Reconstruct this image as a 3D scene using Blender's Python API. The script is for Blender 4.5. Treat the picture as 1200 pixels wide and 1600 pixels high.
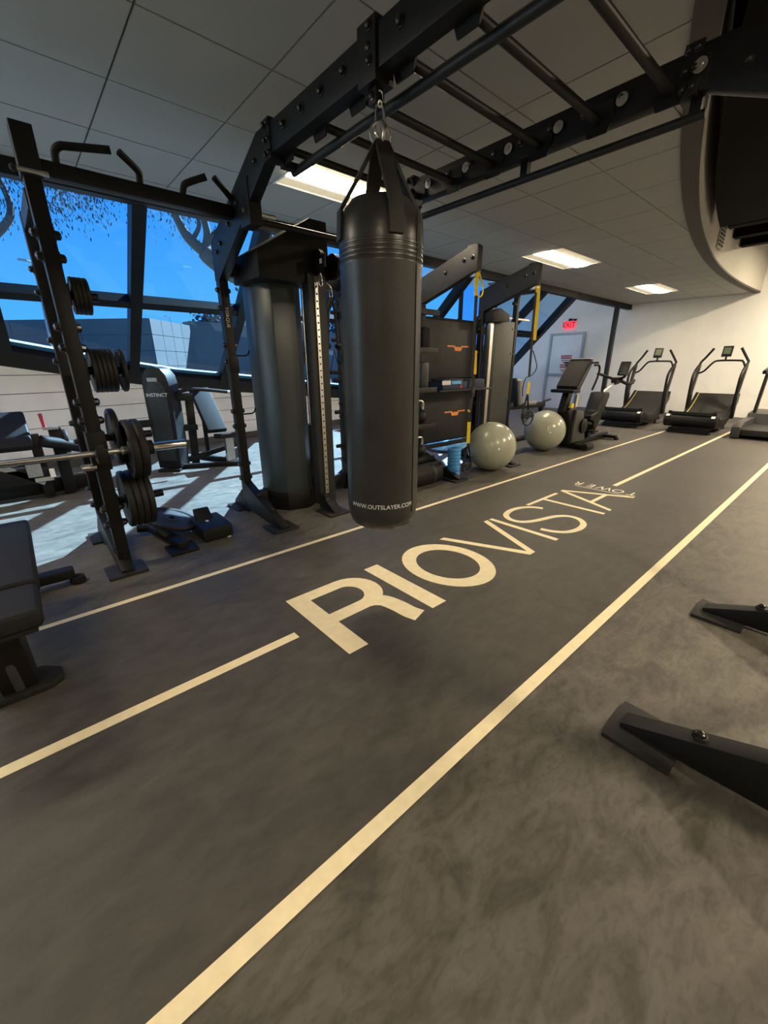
import bpy, bmesh, math, random
from mathutils import Vector, Matrix
random.seed(7)
S = bpy.context.scene
COL = S.collection
PI = math.pi
for o in list(bpy.data.objects):
    bpy.data.objects.remove(o)

# ------------------------------------------------------------------ camera
YAW, PITCH, ROLL = 0.7187, 0.3432, -0.0057
cam_d = bpy.data.cameras.new('camera')
cam = bpy.data.objects.new('camera', cam_d)
COL.objects.link(cam)
f_ = Vector((math.sin(YAW) * math.cos(PITCH), math.cos(YAW) * math.cos(PITCH), -math.sin(PITCH)))
r_ = Vector((math.cos(YAW), -math.sin(YAW), 0))
u_ = r_.cross(f_)
r2 = r_ * math.cos(ROLL) + u_ * math.sin(ROLL)
u2 = u_ * math.cos(ROLL) - r_ * math.sin(ROLL)
m = Matrix((r2, u2, -f_)).transposed().to_4x4()
m.translation = (0, 0, 1.2)
cam.matrix_world = m
cam_d.sensor_fit = 'HORIZONTAL'
cam_d.sensor_width = 36
cam_d.lens = 637 / 1200 * 36
cam_d.clip_start = .03
cam_d.clip_end = 300
S.camera = cam

# ------------------------------------------------------------------ sky, sun, exposure
S.view_settings.view_transform = 'Standard'
S.view_settings.look = 'None'
S.view_settings.exposure = 0.0
S.view_settings.gamma = 1
S.view_settings.use_curve_mapping = False
W = bpy.data.worlds.new('sky')
S.world = W
W.use_nodes = True
nt = W.node_tree
nt.nodes.clear()
tc = nt.nodes.new('ShaderNodeTexCoord')
sp = nt.nodes.new('ShaderNodeSeparateXYZ')
cr = nt.nodes.new('ShaderNodeValToRGB')
cr.color_ramp.elements[0].position = 0.0
cr.color_ramp.elements[0].color = (.20, .66, 1.12, 1)
cr.color_ramp.elements[1].position = .75
cr.color_ramp.elements[1].color = (.03, .24, .70, 1)
e = cr.color_ramp.elements.new(.30)
e.color = (.065, .37, .88, 1)
bg = nt.nodes.new('ShaderNodeBackground')
bg.inputs[1].default_value = 1.18
wo = nt.nodes.new('ShaderNodeOutputWorld')
nt.links.new(tc.outputs['Generated'], sp.inputs[0])
nt.links.new(sp.outputs[2], cr.inputs[0])
nt.links.new(cr.outputs[0], bg.inputs[0])
nt.links.new(bg.outputs[0], wo.inputs[0])
sun_d = bpy.data.lights.new('sun', 'SUN')
sun_d.energy = 36
sun_d.angle = .009
sun_d.color = (1, .98, .95)
sun = bpy.data.objects.new('sun', sun_d)
COL.objects.link(sun)
sun.rotation_euler = Vector((-1.22, -.5, -1)).to_track_quat('-Z', 'Y').to_euler()
sun.location = (12, 14, 12)

LAMP_WARM = (1.0, .83, .58)
PANEL_STRENGTH = 46.0
DOWNLIGHT_W = 230.0

# ------------------------------------------------------------------ materials
MATS = {}
def mat(name, col, rough=.5, metal=0, var=.12, scale=12, bump=0, bscale=60, spec=.5, coat=0, stretch=None):
    if name in MATS:
        return MATS[name]
    M = bpy.data.materials.new(name)
    M.use_nodes = True
    n = M.node_tree
    b = n.nodes['Principled BSDF']
    b.inputs['Roughness'].default_value = rough
    b.inputs['Metallic'].default_value = metal
    b.inputs['Specular IOR Level'].default_value = spec
    b.inputs['Coat Weight'].default_value = coat
    t = n.nodes.new('ShaderNodeTexCoord')
    mp = n.nodes.new('ShaderNodeMapping')
    if stretch:
        mp.inputs['Scale'].default_value = stretch
    n.links.new(t.outputs['Object'], mp.inputs[0])
    ns = n.nodes.new('ShaderNodeTexNoise')
    ns.inputs['Scale'].default_value = scale
    ns.inputs['Detail'].default_value = 5
    n.links.new(mp.outputs[0], ns.inputs['Vector'])
    r = n.nodes.new('ShaderNodeValToRGB')
    r.color_ramp.elements[0].position = .3
    r.color_ramp.elements[1].position = .7
    r.color_ramp.elements[0].color = tuple(c * (1 - var) for c in col) + (1,)
    r.color_ramp.elements[1].color = tuple(min(1, c * (1 + var)) for c in col) + (1,)
    n.links.new(ns.outputs[0], r.inputs[0])
    n.links.new(r.outputs[0], b.inputs['Base Color'])
    if bump:
        n2 = n.nodes.new('ShaderNodeTexNoise')
        n2.inputs['Scale'].default_value = bscale
        n2.inputs['Detail'].default_value = 4
        n.links.new(mp.outputs[0], n2.inputs['Vector'])
        bp = n.nodes.new('ShaderNodeBump')
        bp.inputs['Strength'].default_value = bump
        bp.inputs['Distance'].default_value = .01
        n.links.new(n2.outputs[0], bp.inputs['Height'])
        n.links.new(bp.outputs[0], b.inputs['Normal'])
    MATS[name] = M
    return M

def emit(name, col, strength, base=(.8, .8, .8)):
    if name in MATS:
        return MATS[name]
    M = mat(name, base, .6)
    b = M.node_tree.nodes['Principled BSDF']
    b.inputs['Emission Color'].default_value = tuple(col) + (1,)
    b.inputs['Emission Strength'].default_value = strength
    return M

def glass(name, tint, refl=.9):
    M = bpy.data.materials.new(name)
    M.use_nodes = True
    n = M.node_tree
    n.nodes.clear()
    out = n.nodes.new('ShaderNodeOutputMaterial')
    tr = n.nodes.new('ShaderNodeBsdfTransparent')
    tr.inputs[0].default_value = tuple(tint) + (1,)
    gl = n.nodes.new('ShaderNodeBsdfGlossy')
    gl.inputs['Roughness'].default_value = .01
    fr = n.nodes.new('ShaderNodeFresnel')
    ge = n.nodes.new('ShaderNodeNewGeometry')
    io = n.nodes.new('ShaderNodeMapRange')     # same reflectance from either side of the pane
    io.inputs['To Min'].default_value = 1.45
    io.inputs['To Max'].default_value = 1 / 1.45
    n.links.new(ge.outputs['Backfacing'], io.inputs[0])
    n.links.new(io.outputs[0], fr.inputs[0])
    mu = n.nodes.new('ShaderNodeMath')
    mu.operation = 'MULTIPLY'
    mu.inputs[1].default_value = refl
    mx = n.nodes.new('ShaderNodeMixShader')
    n.links.new(fr.outputs[0], mu.inputs[0])
    n.links.new(mu.outputs[0], mx.inputs[0])
    n.links.new(tr.outputs[0], mx.inputs[1])
    n.links.new(gl.outputs[0], mx.inputs[2])
    n.links.new(mx.outputs[0], out.inputs[0])
    MATS[name] = M
    return M

def floor_mat(name, a, b_, c_, rough, scale=1.0, swirl=True):
    """rubber sheet flooring: broad tone drift, streaky marbling, fine grain"""
    M = bpy.data.materials.new(name)
    M.use_nodes = True
    n = M.node_tree
    b = n.nodes['Principled BSDF']
    t = n.nodes.new('ShaderNodeTexCoord')
    big = n.nodes.new('ShaderNodeTexNoise')
    big.inputs['Scale'].default_value = .8 * scale
    big.inputs['Detail'].default_value = 3
    st = n.nodes.new('ShaderNodeTexNoise')
    st.inputs['Scale'].default_value = 5.0 * scale
    st.inputs['Detail'].default_value = 9
    st.inputs['Roughness'].default_value = .62
    st.inputs['Distortion'].default_value = 1.1 if swirl else .4
    mp = n.nodes.new('ShaderNodeMapping')
    mp.inputs['Scale'].default_value = (1.0, 2.0, 1)
    mp.inputs['Rotation'].default_value = (0, 0, .35)
    fine = n.nodes.new('ShaderNodeTexNoise')
    fine.inputs['Scale'].default_value = 90
    fine.inputs['Detail'].default_value = 4
    n.links.new(t.outputs['Object'], big.inputs['Vector'])
    n.links.new(t.outputs['Object'], mp.inputs[0])
    n.links.new(mp.outputs[0], st.inputs['Vector'])
    n.links.new(t.outputs['Object'], fine.inputs['Vector'])
    r = n.nodes.new('ShaderNodeValToRGB')
    r.color_ramp.elements[0].position = .34
    r.color_ramp.elements[0].color = tuple(a) + (1,)
    r.color_ramp.elements[1].position = .68
    r.color_ramp.elements[1].color = tuple(c_) + (1,)
    k = r.color_ramp.elements.new(.5)
    k.color = tuple(b_) + (1,)
    n.links.new(st.outputs[0], r.inputs[0])
    mx = n.nodes.new('ShaderNodeMix')
    mx.data_type = 'RGBA'
    mx.blend_type = 'MULTIPLY'
    mx.inputs[0].default_value = .6
    r2_ = n.nodes.new('ShaderNodeValToRGB')
    r2_.color_ramp.elements[0].position = .35
    r2_.color_ramp.elements[0].color = (.72, .72, .74, 1)
    r2_.color_ramp.elements[1].position = .65
    r2_.color_ramp.elements[1].color = (1.12, 1.1, 1.06, 1)
    n.links.new(big.outputs[0], r2_.inputs[0])
    n.links.new(r.outputs[0], mx.inputs[6])
    n.links.new(r2_.outputs[0], mx.inputs[7])
    fl_ = n.nodes.new('ShaderNodeTexNoise')
    fl_.inputs['Scale'].default_value = 26
    fl_.inputs['Detail'].default_value = 6
    fl_.inputs['Distortion'].default_value = .8
    n.links.new(mp.outputs[0], fl_.inputs['Vector'])
    r3 = n.nodes.new('ShaderNodeValToRGB')
    r3.color_ramp.elements[0].position = .36
    r3.color_ramp.elements[0].color = (.62, .62, .62, 1) if swirl else (.86, .86, .86, 1)
    r3.color_ramp.elements[1].position = .52
    r3.color_ramp.elements[1].color = (1, 1, 1, 1)
    n.links.new(fl_.outputs[0], r3.inputs[0])
    m2 = n.nodes.new('ShaderNodeMix')
    m2.data_type = 'RGBA'
    m2.blend_type = 'MULTIPLY'
    m2.inputs[0].default_value = .5
    n.links.new(mx.outputs[2], m2.inputs[6])
    n.links.new(r3.outputs[0], m2.inputs[7])
    n.links.new(m2.outputs[2], b.inputs['Base Color'])
    rr = n.nodes.new('ShaderNodeMapRange')
    rr.inputs['To Min'].default_value = rough - .08
    rr.inputs['To Max'].default_value = rough + .1
    n.links.new(st.outputs[0], rr.inputs[0])
    n.links.new(rr.outputs[0], b.inputs['Roughness'])
    bp = n.nodes.new('ShaderNodeBump')
    bp.inputs['Strength'].default_value = .12
    bp.inputs['Distance'].default_value = .004
    n.links.new(fine.outputs[0], bp.inputs['Height'])
    n.links.new(bp.outputs[0], b.inputs['Normal'])
    b.inputs['Specular IOR Level'].default_value = .4
    MATS[name] = M
    return M

BLACK = mat('black powder coat', (.0065, .0065, .007), .47, .0, .2, 20, .08, 300, .27)
GREY_STEEL = mat('charcoal powder coat', (.017, .017, .0175), .5, .0, .2, 20, .06, 300, .35)
DARK = mat('matte black', (.006, .006, .0065), .7, 0, .2, 20, spec=.3)
RUBBER = mat('black rubber', (.008, .008, .0085), .75, 0, .25, 30, .15, 120, .3)
IRON = mat('cast iron plate', (.011, .011, .0115), .55, .0, .25, 30, .12, 160, .35)
CHROME = mat('chrome', (.72, .71, .68), .16, 1, .05)
STEEL = mat('brushed steel', (.55, .53, .49), .32, 1, .12, 60)
BOLT = mat('blackened bolt', (.03, .03, .03), .25, .5, .1)
VINYL = mat('black vinyl', (.010, .010, .011), .6, 0, .15, 30, .12, 180, .2)
LEATHER = mat('bag vinyl', (.026, .026, .024), .33, 0, .18, 9, .10, 40)
WEB = mat('black webbing', (.015, .014, .013), .65, 0, .25, 120, .2, 400)
YELLOW = mat('yellow webbing', (.78, .56, .015), .6, 0, .12, 80)
WHITE = mat('white paint', (.80, .79, .76), .75, 0, .03, 3, .05, 90)
BLOCK = mat('painted block', (.86, .84, .84), .8, 0, .04, 4, .08, 60)
TILE = mat('ceiling tile', (.42, .42, .40), .95, 0, .05, 300, .10, 500)
GRID = mat('ceiling grid', (.11, .11, .108), .6, 0, .05)
FRAME = mat('window frame', (.007, .0075, .009), .5, 0, .15, spec=.2)
LINE = mat('beige floor vinyl', (.86, .745, .49), .55, 0, .06, 25)
LINE2 = mat('pale floor vinyl', (.86, .80, .66), .55, 0, .06, 25)
SHROUD = mat('smoked shroud', (.030, .040, .046), .36, 0, .1, 8)
BALL = mat('sage vinyl', (.32, .33, .26), .24, 0, .05, 4)
BLUE = mat('blue foam', (.08, .32, .72), .6, 0, .08, 30)
BLUE2 = mat('blue dome vinyl', (.12, .42, .78), .35, 0, .08, 10)
NAVY = mat('navy fabric', (.02, .028, .07), .7, 0, .3, 30)
ORANGE = mat('orange print', (.85, .27, .05), .5, 0, .05)
PRINT = mat('white print', (.75, .75, .74), .5, 0, .05)
GREYPRINT = mat('grey print', (.33, .33, .33), .5, 0, .05)
REDPRINT = mat('red print', (.35, .03, .045), .5, 0, .08)
SIGNWHITE = mat('sign white', (.7, .7, .7), .5, 0, .03)
LEDGE = mat('pale sill metal', (.45, .50, .50), .4, .3, .05)
BULK = mat('bulkhead trim', (.060, .052, .046), .7, 0, .1)
FASCIA = mat('grey fascia', (.42, .40, .36), .75, 0, .05)
BLACKCEIL = mat('black deck', (.004, .004, .004), .9, 0, .3, 2, spec=.1)
ALU = mat('door frame grey', (.36, .38, .41), .45, .2, .05)
DOORP = mat('door paint', (.74, .77, .80), .5, 0, .03)
BASEB = mat('grey base', (.16, .16, .16), .6, 0, .05)
GREYP = mat('grey plastic', (.035, .035, .037), .4, 0, .08)
BELT = mat('slatted belt', (.007, .007, .0068), .6, 0, .2, 40)
SCREEN = mat('console glass', (.12, .14, .10), .2, 0, .2, 40)
CONC = mat('outdoor concrete', (.105, .115, .12), .9, 0, .1, .6, .1, 8)
ASPH = mat('outdoor paving', (.12, .12, .12), .9, 0, .15, 2)
BARK = mat('tree bark', (.055, .052, .050), .9, 0, .25, 6, .3, 30)
LEAF = mat('gum leaf', (.07, .085, .095), .95, 0, .3, 5, spec=.05)
GLASS = glass('tinted glass', (.42, .70, .97))
FLOOR = floor_mat('marbled rubber floor', (.066, .061, .053), (.104, .096, .083), (.136, .126, .109), .55)
TRACK = floor_mat('track rubber', (.054, .050, .045), (.070, .065, .058), (.086, .080, .071), .52, 1.4, False)

# ------------------------------------------------------------------ mesh helpers
def root_loc(p):
    v = Vector((0, 0, 0))
    while p is not None:
        v += p.location
        p = p.parent
    return v

class MB:
    def __init__(s):
        s.v, s.f = [], []
    def add(s, vs, fs):
        b = len(s.v)
        s.v += [Vector(v) for v in vs]
        s.f += [tuple(i + b for i in f) for f in fs]
        return s
    def box(s, c, d, rot=None):
        c = Vector(c)
        h = Vector(d) / 2
        vs = [Vector((x * h.x, y * h.y, z * h.z)) for x in (-1, 1) for y in (-1, 1) for z in (-1, 1)]
        if rot is not None:
            vs = [rot @ v for v in vs]
        return s.add([v + c for v in vs], [(0, 1, 3, 2), (4, 6, 7, 5), (0, 4, 5, 1), (2, 3, 7, 6), (0, 2, 6, 4), (1, 5, 7, 3)])
    def bb(s, x0, x1, y0, y1, z0, z1):
        return s.box(((x0 + x1) / 2, (y0 + y1) / 2, (z0 + z1) / 2), (x1 - x0, y1 - y0, z1 - z0))
    def beam(s, a, b, w, h, up=(0, 0, 1)):
        a, b = Vector(a), Vector(b)
        d = (b - a)
        L = d.length
        d.normalize()
        up = Vector(up)
        x = d.cross(up)
        if x.length < 1e-4:
            x = d.cross(Vector((0, 1, 0)))
        x.normalize()
        z = x.cross(d)
        rot = Matrix((x, d, z)).transposed()
        return s.box((a + b) / 2, (w, L, h), rot)
    def tube(s, pts, r, n=10, caps=True, closed=False):
        pts = [Vector(p) for p in pts]
        N = len(pts)
        rs = r if isinstance(r, (list, tuple)) else [r] * N
        base = len(s.v)
        prev = None
        for i, p in enumerate(pts):
            if closed:
                d = pts[(i + 1) % N] - pts[i - 1]
            else:
                d = pts[min(i + 1, N - 1)] - pts[max(i - 1, 0)]
            d.normalize()
            if prev is None:
                x = d.orthogonal().normalized()
            else:
                x = prev - d * prev.dot(d)
                x.normalize()
            prev = x
            y = d.cross(x)
            for k in range(n):
                a = 2 * PI * k / n
                s.v.append(p + (x * math.cos(a) + y * math.sin(a)) * rs[i])
        for i in range(N if closed else N - 1):
            for k in range(n):
                a0 = base + i * n + k
                a1 = base + i * n + (k + 1) % n
                j = (i + 1) % N
                s.f.append((a0, a1, base + j * n + (k + 1) % n, base + j * n + k))
        if caps and not closed:
            s.f.append(tuple(base + k for k in range(n))[::-1])
            s.f.append(tuple(base + (N - 1) * n + k for k in range(n)))
        return s
    def lathe(s, c, prof, axis='z', n=28, closed=False):
        """prof: list of (r, h) along axis"""
        c = Vector(c)
        base = len(s.v)
        ax = {'z': ((1, 0, 0), (0, 1, 0), (0, 0, 1)), 'x': ((0, 1, 0), (0, 0, 1), (1, 0, 0)), 'y': ((0, 0, 1), (1, 0, 0), (0, 1, 0))}[axis] if isinstance(axis, str) else None
        if ax is None:
            d = Vector(axis).normalized()
            x = d.orthogonal().normalized()
            ax = (x, d.cross(x), d)
        X, Y, Z = [Vector(a) for a in ax]
        m_ = len(prof)
        for r, h in prof:
            for k in range(n):
                a = 2 * PI * k / n
                s.v.append(c + X * (r * math.cos(a)) + Y * (r * math.sin(a)) + Z * h)
        for i in range(m_ if closed else m_ - 1):
            j = (i + 1) % m_
            for k in range(n):
                s.f.append((base + i * n + k, base + i * n + (k + 1) % n, base + j * n + (k + 1) % n, base + j * n + k))
        if not closed:
            if prof[0][0] > 1e-4:
                s.f.append(tuple(base + k for k in range(n))[::-1])
            if prof[-1][0] > 1e-4:
                s.f.append(tuple(base + (m_ - 1) * n + k for k in range(n)))
        return s
    def cyl(s, a, b, r, n=20):
        return s.tube([a, b], r, n)
    def sphere(s, c, r, n=24, sc=(1, 1, 1)):
        c = Vector(c)
        base = len(s.v)
        m_ = n // 2
        for i in range(1, m_):
            t = PI * i / m_
            for k in range(n):
                a = 2 * PI * k / n
                s.v.append(c + Vector((r * math.sin(t) * math.cos(a) * sc[0], r * math.sin(t) * math.sin(a) * sc[1], r * math.cos(t) * sc[2])))
        for i in range(m_ - 2):
            for k in range(n):
                s.f.append((base + i * n + k, base + (i + 1) * n + k, base + (i + 1) * n + (k + 1) % n, base + i * n + (k + 1) % n))
        t_ = len(s.v)
        s.v.append(c + Vector((0, 0, r * sc[2])))
        b_ = len(s.v)
        s.v.append(c - Vector((0, 0, r * sc[2])))
        for k in range(n):
            s.f.append((t_, base + k, base + (k + 1) % n))
            s.f.append((b_, base + (m_ - 2) * n + (k + 1) % n, base + (m_ - 2) * n + k))
        return s
    def prism(s, poly, plane, lo, hi):
        """poly in plane 'yz','xz','xy'; extruded from lo to hi along the third axis"""
        def P(a, b, c):
            return {'yz': (c, a, b), 'xz': (a, c, b), 'xy': (a, b, c)}[plane]
        n = len(poly)
        vs = [P(a, b, lo) for a, b in poly] + [P(a, b, hi) for a, b in poly]
        fs = [tuple(range(n)), tuple(range(2 * n - 1, n - 1, -1))]
        for i in range(n):
            j = (i + 1) % n
            fs.append((i, i + n, j + n, j))
        return s.add(vs, fs)
    def ribbon(s, pts, w, t, wd):
        """flat strap: width w along wd, thickness t"""
        pts = [Vector(p) for p in pts]
        wd = Vector(wd).normalized()
        N = len(pts)
        base = len(s.v)
        for i, p in enumerate(pts):
            d = (pts[min(i + 1, N - 1)] - pts[max(i - 1, 0)]).normalized()
            x = (wd - d * wd.dot(d)).normalized()
            y = d.cross(x)
            for a, b in ((-1, -1), (1, -1), (1, 1), (-1, 1)):
                s.v.append(p + x * (a * w / 2) + y * (b * t / 2))
        for i in range(N - 1):
            for k in range(4):
                s.f.append((base + i * 4 + k, base + i * 4 + (k + 1) % 4, base + (i + 1) * 4 + (k + 1) % 4, base + (i + 1) * 4 + k))
        s.f.append((base + 3, base + 2, base + 1, base))
        q = base + (N - 1) * 4
        s.f.append((q, q + 1, q + 2, q + 3))
        return s
    def xf(s, M):
        s.v = [M @ v for v in s.v]
        return s
    def mesh(s, name, off=Vector((0, 0, 0)), bevel=0, seg=2, smooth=True):
        me = bpy.data.meshes.new(name)
        me.from_pydata([tuple(v - off) for v in s.v], [], s.f)
        bm = bmesh.new()
        bm.from_mesh(me)
        bmesh.ops.recalc_face_normals(bm, faces=bm.faces)
        if bevel:
            es = [e for e in bm.edges if len(e.link_faces) == 2 and e.calc_face_angle(0) > .6]
            bmesh.ops.bevel(bm, geom=es, offset=bevel, segments=seg, profile=.6, affect='EDGES', clamp_overlap=True)
        for fc in bm.faces:
            fc.smooth = smooth
        for ed in bm.edges:
            if len(ed.link_faces) == 2 and ed.calc_face_angle(0) > .6:
                ed.smooth = False
        bm.to_mesh(me)
        bm.free()
        return me
    def build(s, name, material, parent=None, bevel=0, seg=2, smooth=True, kind=None):
        off = root_loc(parent)
        me = s.mesh(name, off, bevel, seg, smooth)
        me.materials.append(material)
        o = bpy.data.objects.new(name, me)
        COL.objects.link(o)
        o.parent = parent
        if kind:
            o['kind'] = kind
        return o

def thing(name, label, cat, loc=(0, 0, 0), group=None):
    o = bpy.data.objects.new(name, None)
    o.empty_display_size = .1
    COL.objects.link(o)
    o.location = loc
    o['label'] = label
    o['category'] = cat
    if group:
        o['group'] = group
    return o

def tag(o, label, cat, group=None):
    o['label'] = label
    o['category'] = cat
    if group:
        o['group'] = group
    return o

def recentre(o):
    """move a top-level mesh's origin to the middle of its base"""
    vs = [v.co for v in o.data.vertices]
    c = Vector(((min(v.x for v in vs) + max(v.x for v in vs)) / 2, (min(v.y for v in vs) + max(v.y for v in vs)) / 2, min(v.z for v in vs)))
    o.data.transform(Matrix.Translation(-c))
    o.location = o.location + c
    return o

def single(mb, name, material, label, cat, group=None, **k):
    return tag(recentre(mb.build(name, material, None, **k)), label, cat, group)

def dup(o, delta, label=None, parent=None):
    c = o.copy()
    COL.objects.link(c)
    c.parent = parent
    if parent is None:
        c.location = o.location + Vector(delta)
        if label:
            c['label'] = label
    for ch in o.children:
        dup(ch, delta, None, c)
    return c

SHARED = {}
def inst(key, make, material, name, parent, loc):
    """an object that shares mesh data between alike pieces; loc in world"""
    if key not in SHARED:
        me = make().mesh(name)
        me.materials.append(material)
        SHARED[key] = me
    o = bpy.data.objects.new(name, SHARED[key])
    COL.objects.link(o)
    o.parent = parent
    o.location = Vector(loc) - root_loc(parent)
    return o

def bolt(parent, loc, axis='-x', r=.014):
    d = {'x': (1, 0, 0), '-x': (-1, 0, 0), 'y': (0, 1, 0), '-y': (0, -1, 0), 'z': (0, 0, 1)}[axis]
    def mk():
        return MB().lathe((0, 0, 0), [(r * 1.3, -.004), (r * 1.3, .004), (r * .9, .005), (r * .85, r * .9), (r * .45, r * 1.2), (0, r * 1.25)], d, 10)
    return inst('bolt' + axis + str(r), mk, BOLT, 'bolt', parent, loc)

def struct(o):
    o['kind'] = 'structure'
    return o

FONT_CACHE = {}
def text_mb(body, size, mapf, align='CENTER', space=1.0, off=0.0):
    cu = bpy.data.curves.new('lettering', 'FONT')
    cu.body = body
    cu.size = size
    cu.align_x = align
    cu.align_y = 'CENTER'
    cu.space_character = space
    cu.offset = off
    cu.resolution_u = 3
    ob = bpy.data.objects.new('lettering', cu)
    COL.objects.link(ob)
    dg = bpy.context.evaluated_depsgraph_get()
    me = bpy.data.meshes.new_from_object(ob.evaluated_get(dg))
    mb = MB().add([mapf(v.co.x, v.co.y) for v in me.vertices], [tuple(p.vertices) for p in me.polygons])
    bpy.data.objects.remove(ob)
    bpy.data.curves.remove(cu)
    bpy.data.meshes.remove(me)
    return mb

def flat_build(mb, name, material, parent):
    """thin print: no normal recalculation needed"""
    return mb.build(name, material, parent, smooth=False)

def catmull(pts, n=6):
    out = []
    P = [Vector(p) for p in pts]
    for i in range(len(P) - 1):
        p0, p1, p2, p3 = P[max(i - 1, 0)], P[i], P[i + 1], P[min(i + 2, len(P) - 1)]
        for k in range(n):
            t = k / n
            out.append(.5 * ((2 * p1) + (p2 - p0) * t + (2 * p0 - 5 * p1 + 4 * p2 - p3) * t * t + (3 * p1 - p0 - 3 * p2 + p3) * t ** 3))
    out.append(P[-1])
    return out

def stroke(mb, pts, w, z, n=1):
    """flat stroke on the floor"""
    P = [Vector((p[0], p[1])) for p in pts]
    L = []
    for i, p in enumerate(P):
        d0 = (P[i] - P[i - 1]).normalized() if i > 0 else None
        d1 = (P[i + 1] - P[i]).normalized() if i < len(P) - 1 else None
        d = (d0 + d1).normalized() if d0 is not None and d1 is not None else (d1 if d0 is None else d0)
        nrm = Vector((-d.y, d.x))
        L.append((p + nrm * w / 2, p - nrm * w / 2))
    vs, fs = [], []
    for a, b in L:
        vs += [(a.x, a.y, z), (b.x, b.y, z)]
    for i in range(len(L) - 1):
        fs.append((2 * i, 2 * i + 1, 2 * i + 3, 2 * i + 2))
    return mb.add(vs, fs)

# ================================================================== SETTING
XN, XF, YR, YB, ZC = -4.0, 12.0, -5.0, 8.5, 2.6
def yc(x):
    return 2.12 - .02 * (x - 10.4) ** 2

floor = struct(MB().bb(XN, XF + .1, YR, YB, -.12, 0).build('floor', FLOOR))
track = MB().bb(XN, XF - .15, .572, 2.392, 0, .0025).build('track_surface', TRACK, floor)

# lane lines and lettering laid into the track
Z1 = .0035
def flat_rect(x0, x1, y0, y1, z=Z1):
    return MB().add([(x0, y0, z), (x1, y0, z), (x1, y1, z), (x0, y1, z)], [(0, 1, 2, 3)])
flat_build(flat_rect(XN, XF - .15, 2.357, 2.394), 'lane_line', LINE, track)
flat_build(flat_rect(XN, .757, 1.474, 1.522), 'lane_line', LINE, track)
flat_build(flat_rect(4.545, XF - .15, 1.486, 1.532), 'lane_line', LINE, track)
flat_build(flat_rect(XN, XF - .15, .571, .617), 'lane_line', LINE, track)

def ring(mb, outer, inner, z, closed):
    n = len(outer)
    vs = [(p[0], p[1], z) for p in outer] + [(p[0], p[1], z) for p in inner]
    fs = []
    for i in range(n if closed else n - 1):
        j = (i + 1) % n
        fs.append((i, n + i, n + j, j))
    return mb.add(vs, fs)

def arc(cx, cy, rx, ry, a0, a1, n=14):
    return [(cx + rx * math.cos(math.radians(a0 + (a1 - a0) * i / n)), cy + ry * math.sin(math.radians(a0 + (a1 - a0) * i / n))) for i in range(n + 1)]

L = MB()
L.add(flat_rect(.86, .967, 1.22, 1.798).v, [(0, 1, 2, 3)])
out = [(.967, 1.798)] + arc(1.185, 1.626, .170, .172, 90, -90) + [(.967, 1.454)]
inn = [(.967, 1.715)] + arc(1.160, 1.626, .082, .089, 90, -90) + [(.967, 1.537)]
ring(L, out, inn, Z1, False)
stroke(L, catmull([(1.19, 1.503), (1.225, 1.488), (1.265, 1.445), (1.285, 1.36), (1.292, 1.28), (1.308, 1.222)]), .104, Z1 + .0002)
flat_build(L, 'letter_r', LINE, track)
flat_build(flat_rect(1.405, 1.512, 1.222, 1.80), 'letter_i', LINE, track)
L = ring(MB(), arc(1.861, 1.51, .268, .318, 0, 360, 40)[:-1], arc(1.861, 1.51, .184, .216, 0, 360, 40)[:-1], Z1, True)
flat_build(L, 'letter_o', LINE, track)
def poly_letter(polys, name, material=LINE):
    mb = MB()
    for i, p in enumerate(polys):
        mb.add([(x, y, Z1 + .0001 * i) for x, y in p], [tuple(range(len(p)))])
    return flat_build(mb, name, material, track)
poly_letter([[(2.112, 1.80), (2.164, 1.80), (2.425, 1.222), (2.37, 1.222)], [(2.385, 1.222), (2.437, 1.222), (2.705, 1.80), (2.652, 1.80)]], 'letter_v')
poly_letter([[(2.722, 1.222), (2.768, 1.222), (2.768, 1.80), (2.722, 1.80)]], 'letter_i')
L = stroke(MB(), catmull([(3.315, 1.645), (3.28, 1.72), (3.19, 1.785), (3.06, 1.805), (2.93, 1.77), (2.862, 1.69), (2.872, 1.60), (2.96, 1.54), (3.08, 1.505), (3.21, 1.468), (3.288, 1.40), (3.285, 1.31), (3.20, 1.235), (3.07, 1.212), (2.945, 1.243), (2.875, 1.32), (2.850, 1.41)]), .048, Z1)
flat_build(L, 'letter_s', LINE, track)
poly_letter([[(3.295, 1.768), (3.845, 1.768), (3.845, 1.802), (3.295, 1.802)], [(3.547, 1.222), (3.593, 1.222), (3.593, 1.768), (3.547, 1.768)]], 'letter_t')
poly_letter([[(3.68, 1.222), (3.726, 1.222), (4.0, 1.802), (3.95, 1.802)], [(3.95, 1.802), (4.0, 1.802), (4.28, 1.222), (4.232, 1.222)], [(3.79, 1.418), (4.17, 1.418), (4.15, 1.456), (3.81, 1.456)]], 'letter_a')
flat_build(flat_rect(4.252, 4.264, 1.225, 1.80), 'letter_bar', LINE2, track)
for i, ch in enumerate('TOWER'):
    yy = 1.275 + i * .132
    flat_build(text_mb(ch, .185, lambda a, b, yy=yy: (4.372 - b, yy + a * .80, Z1)), 'letter_' + ch.lower(), LINE2, track)

# --- end wall with door opening area
wall_far = struct(MB().bb(XF, XF + .15, YR, YB, 0, 3.7).build('wall_far', WHITE))
struct(MB().bb(XF - .012, XF, YR, 5.38, 0, .09).build('baseboard_far', BASEB))
struct(MB().bb(XN, XF, YR - .15, YR, 0, 3.7).build('wall_right', WHITE))
struct(MB().bb(XN - .15, XN, YR, YB, 0, 3.7).build('wall_back', WHITE))

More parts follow.
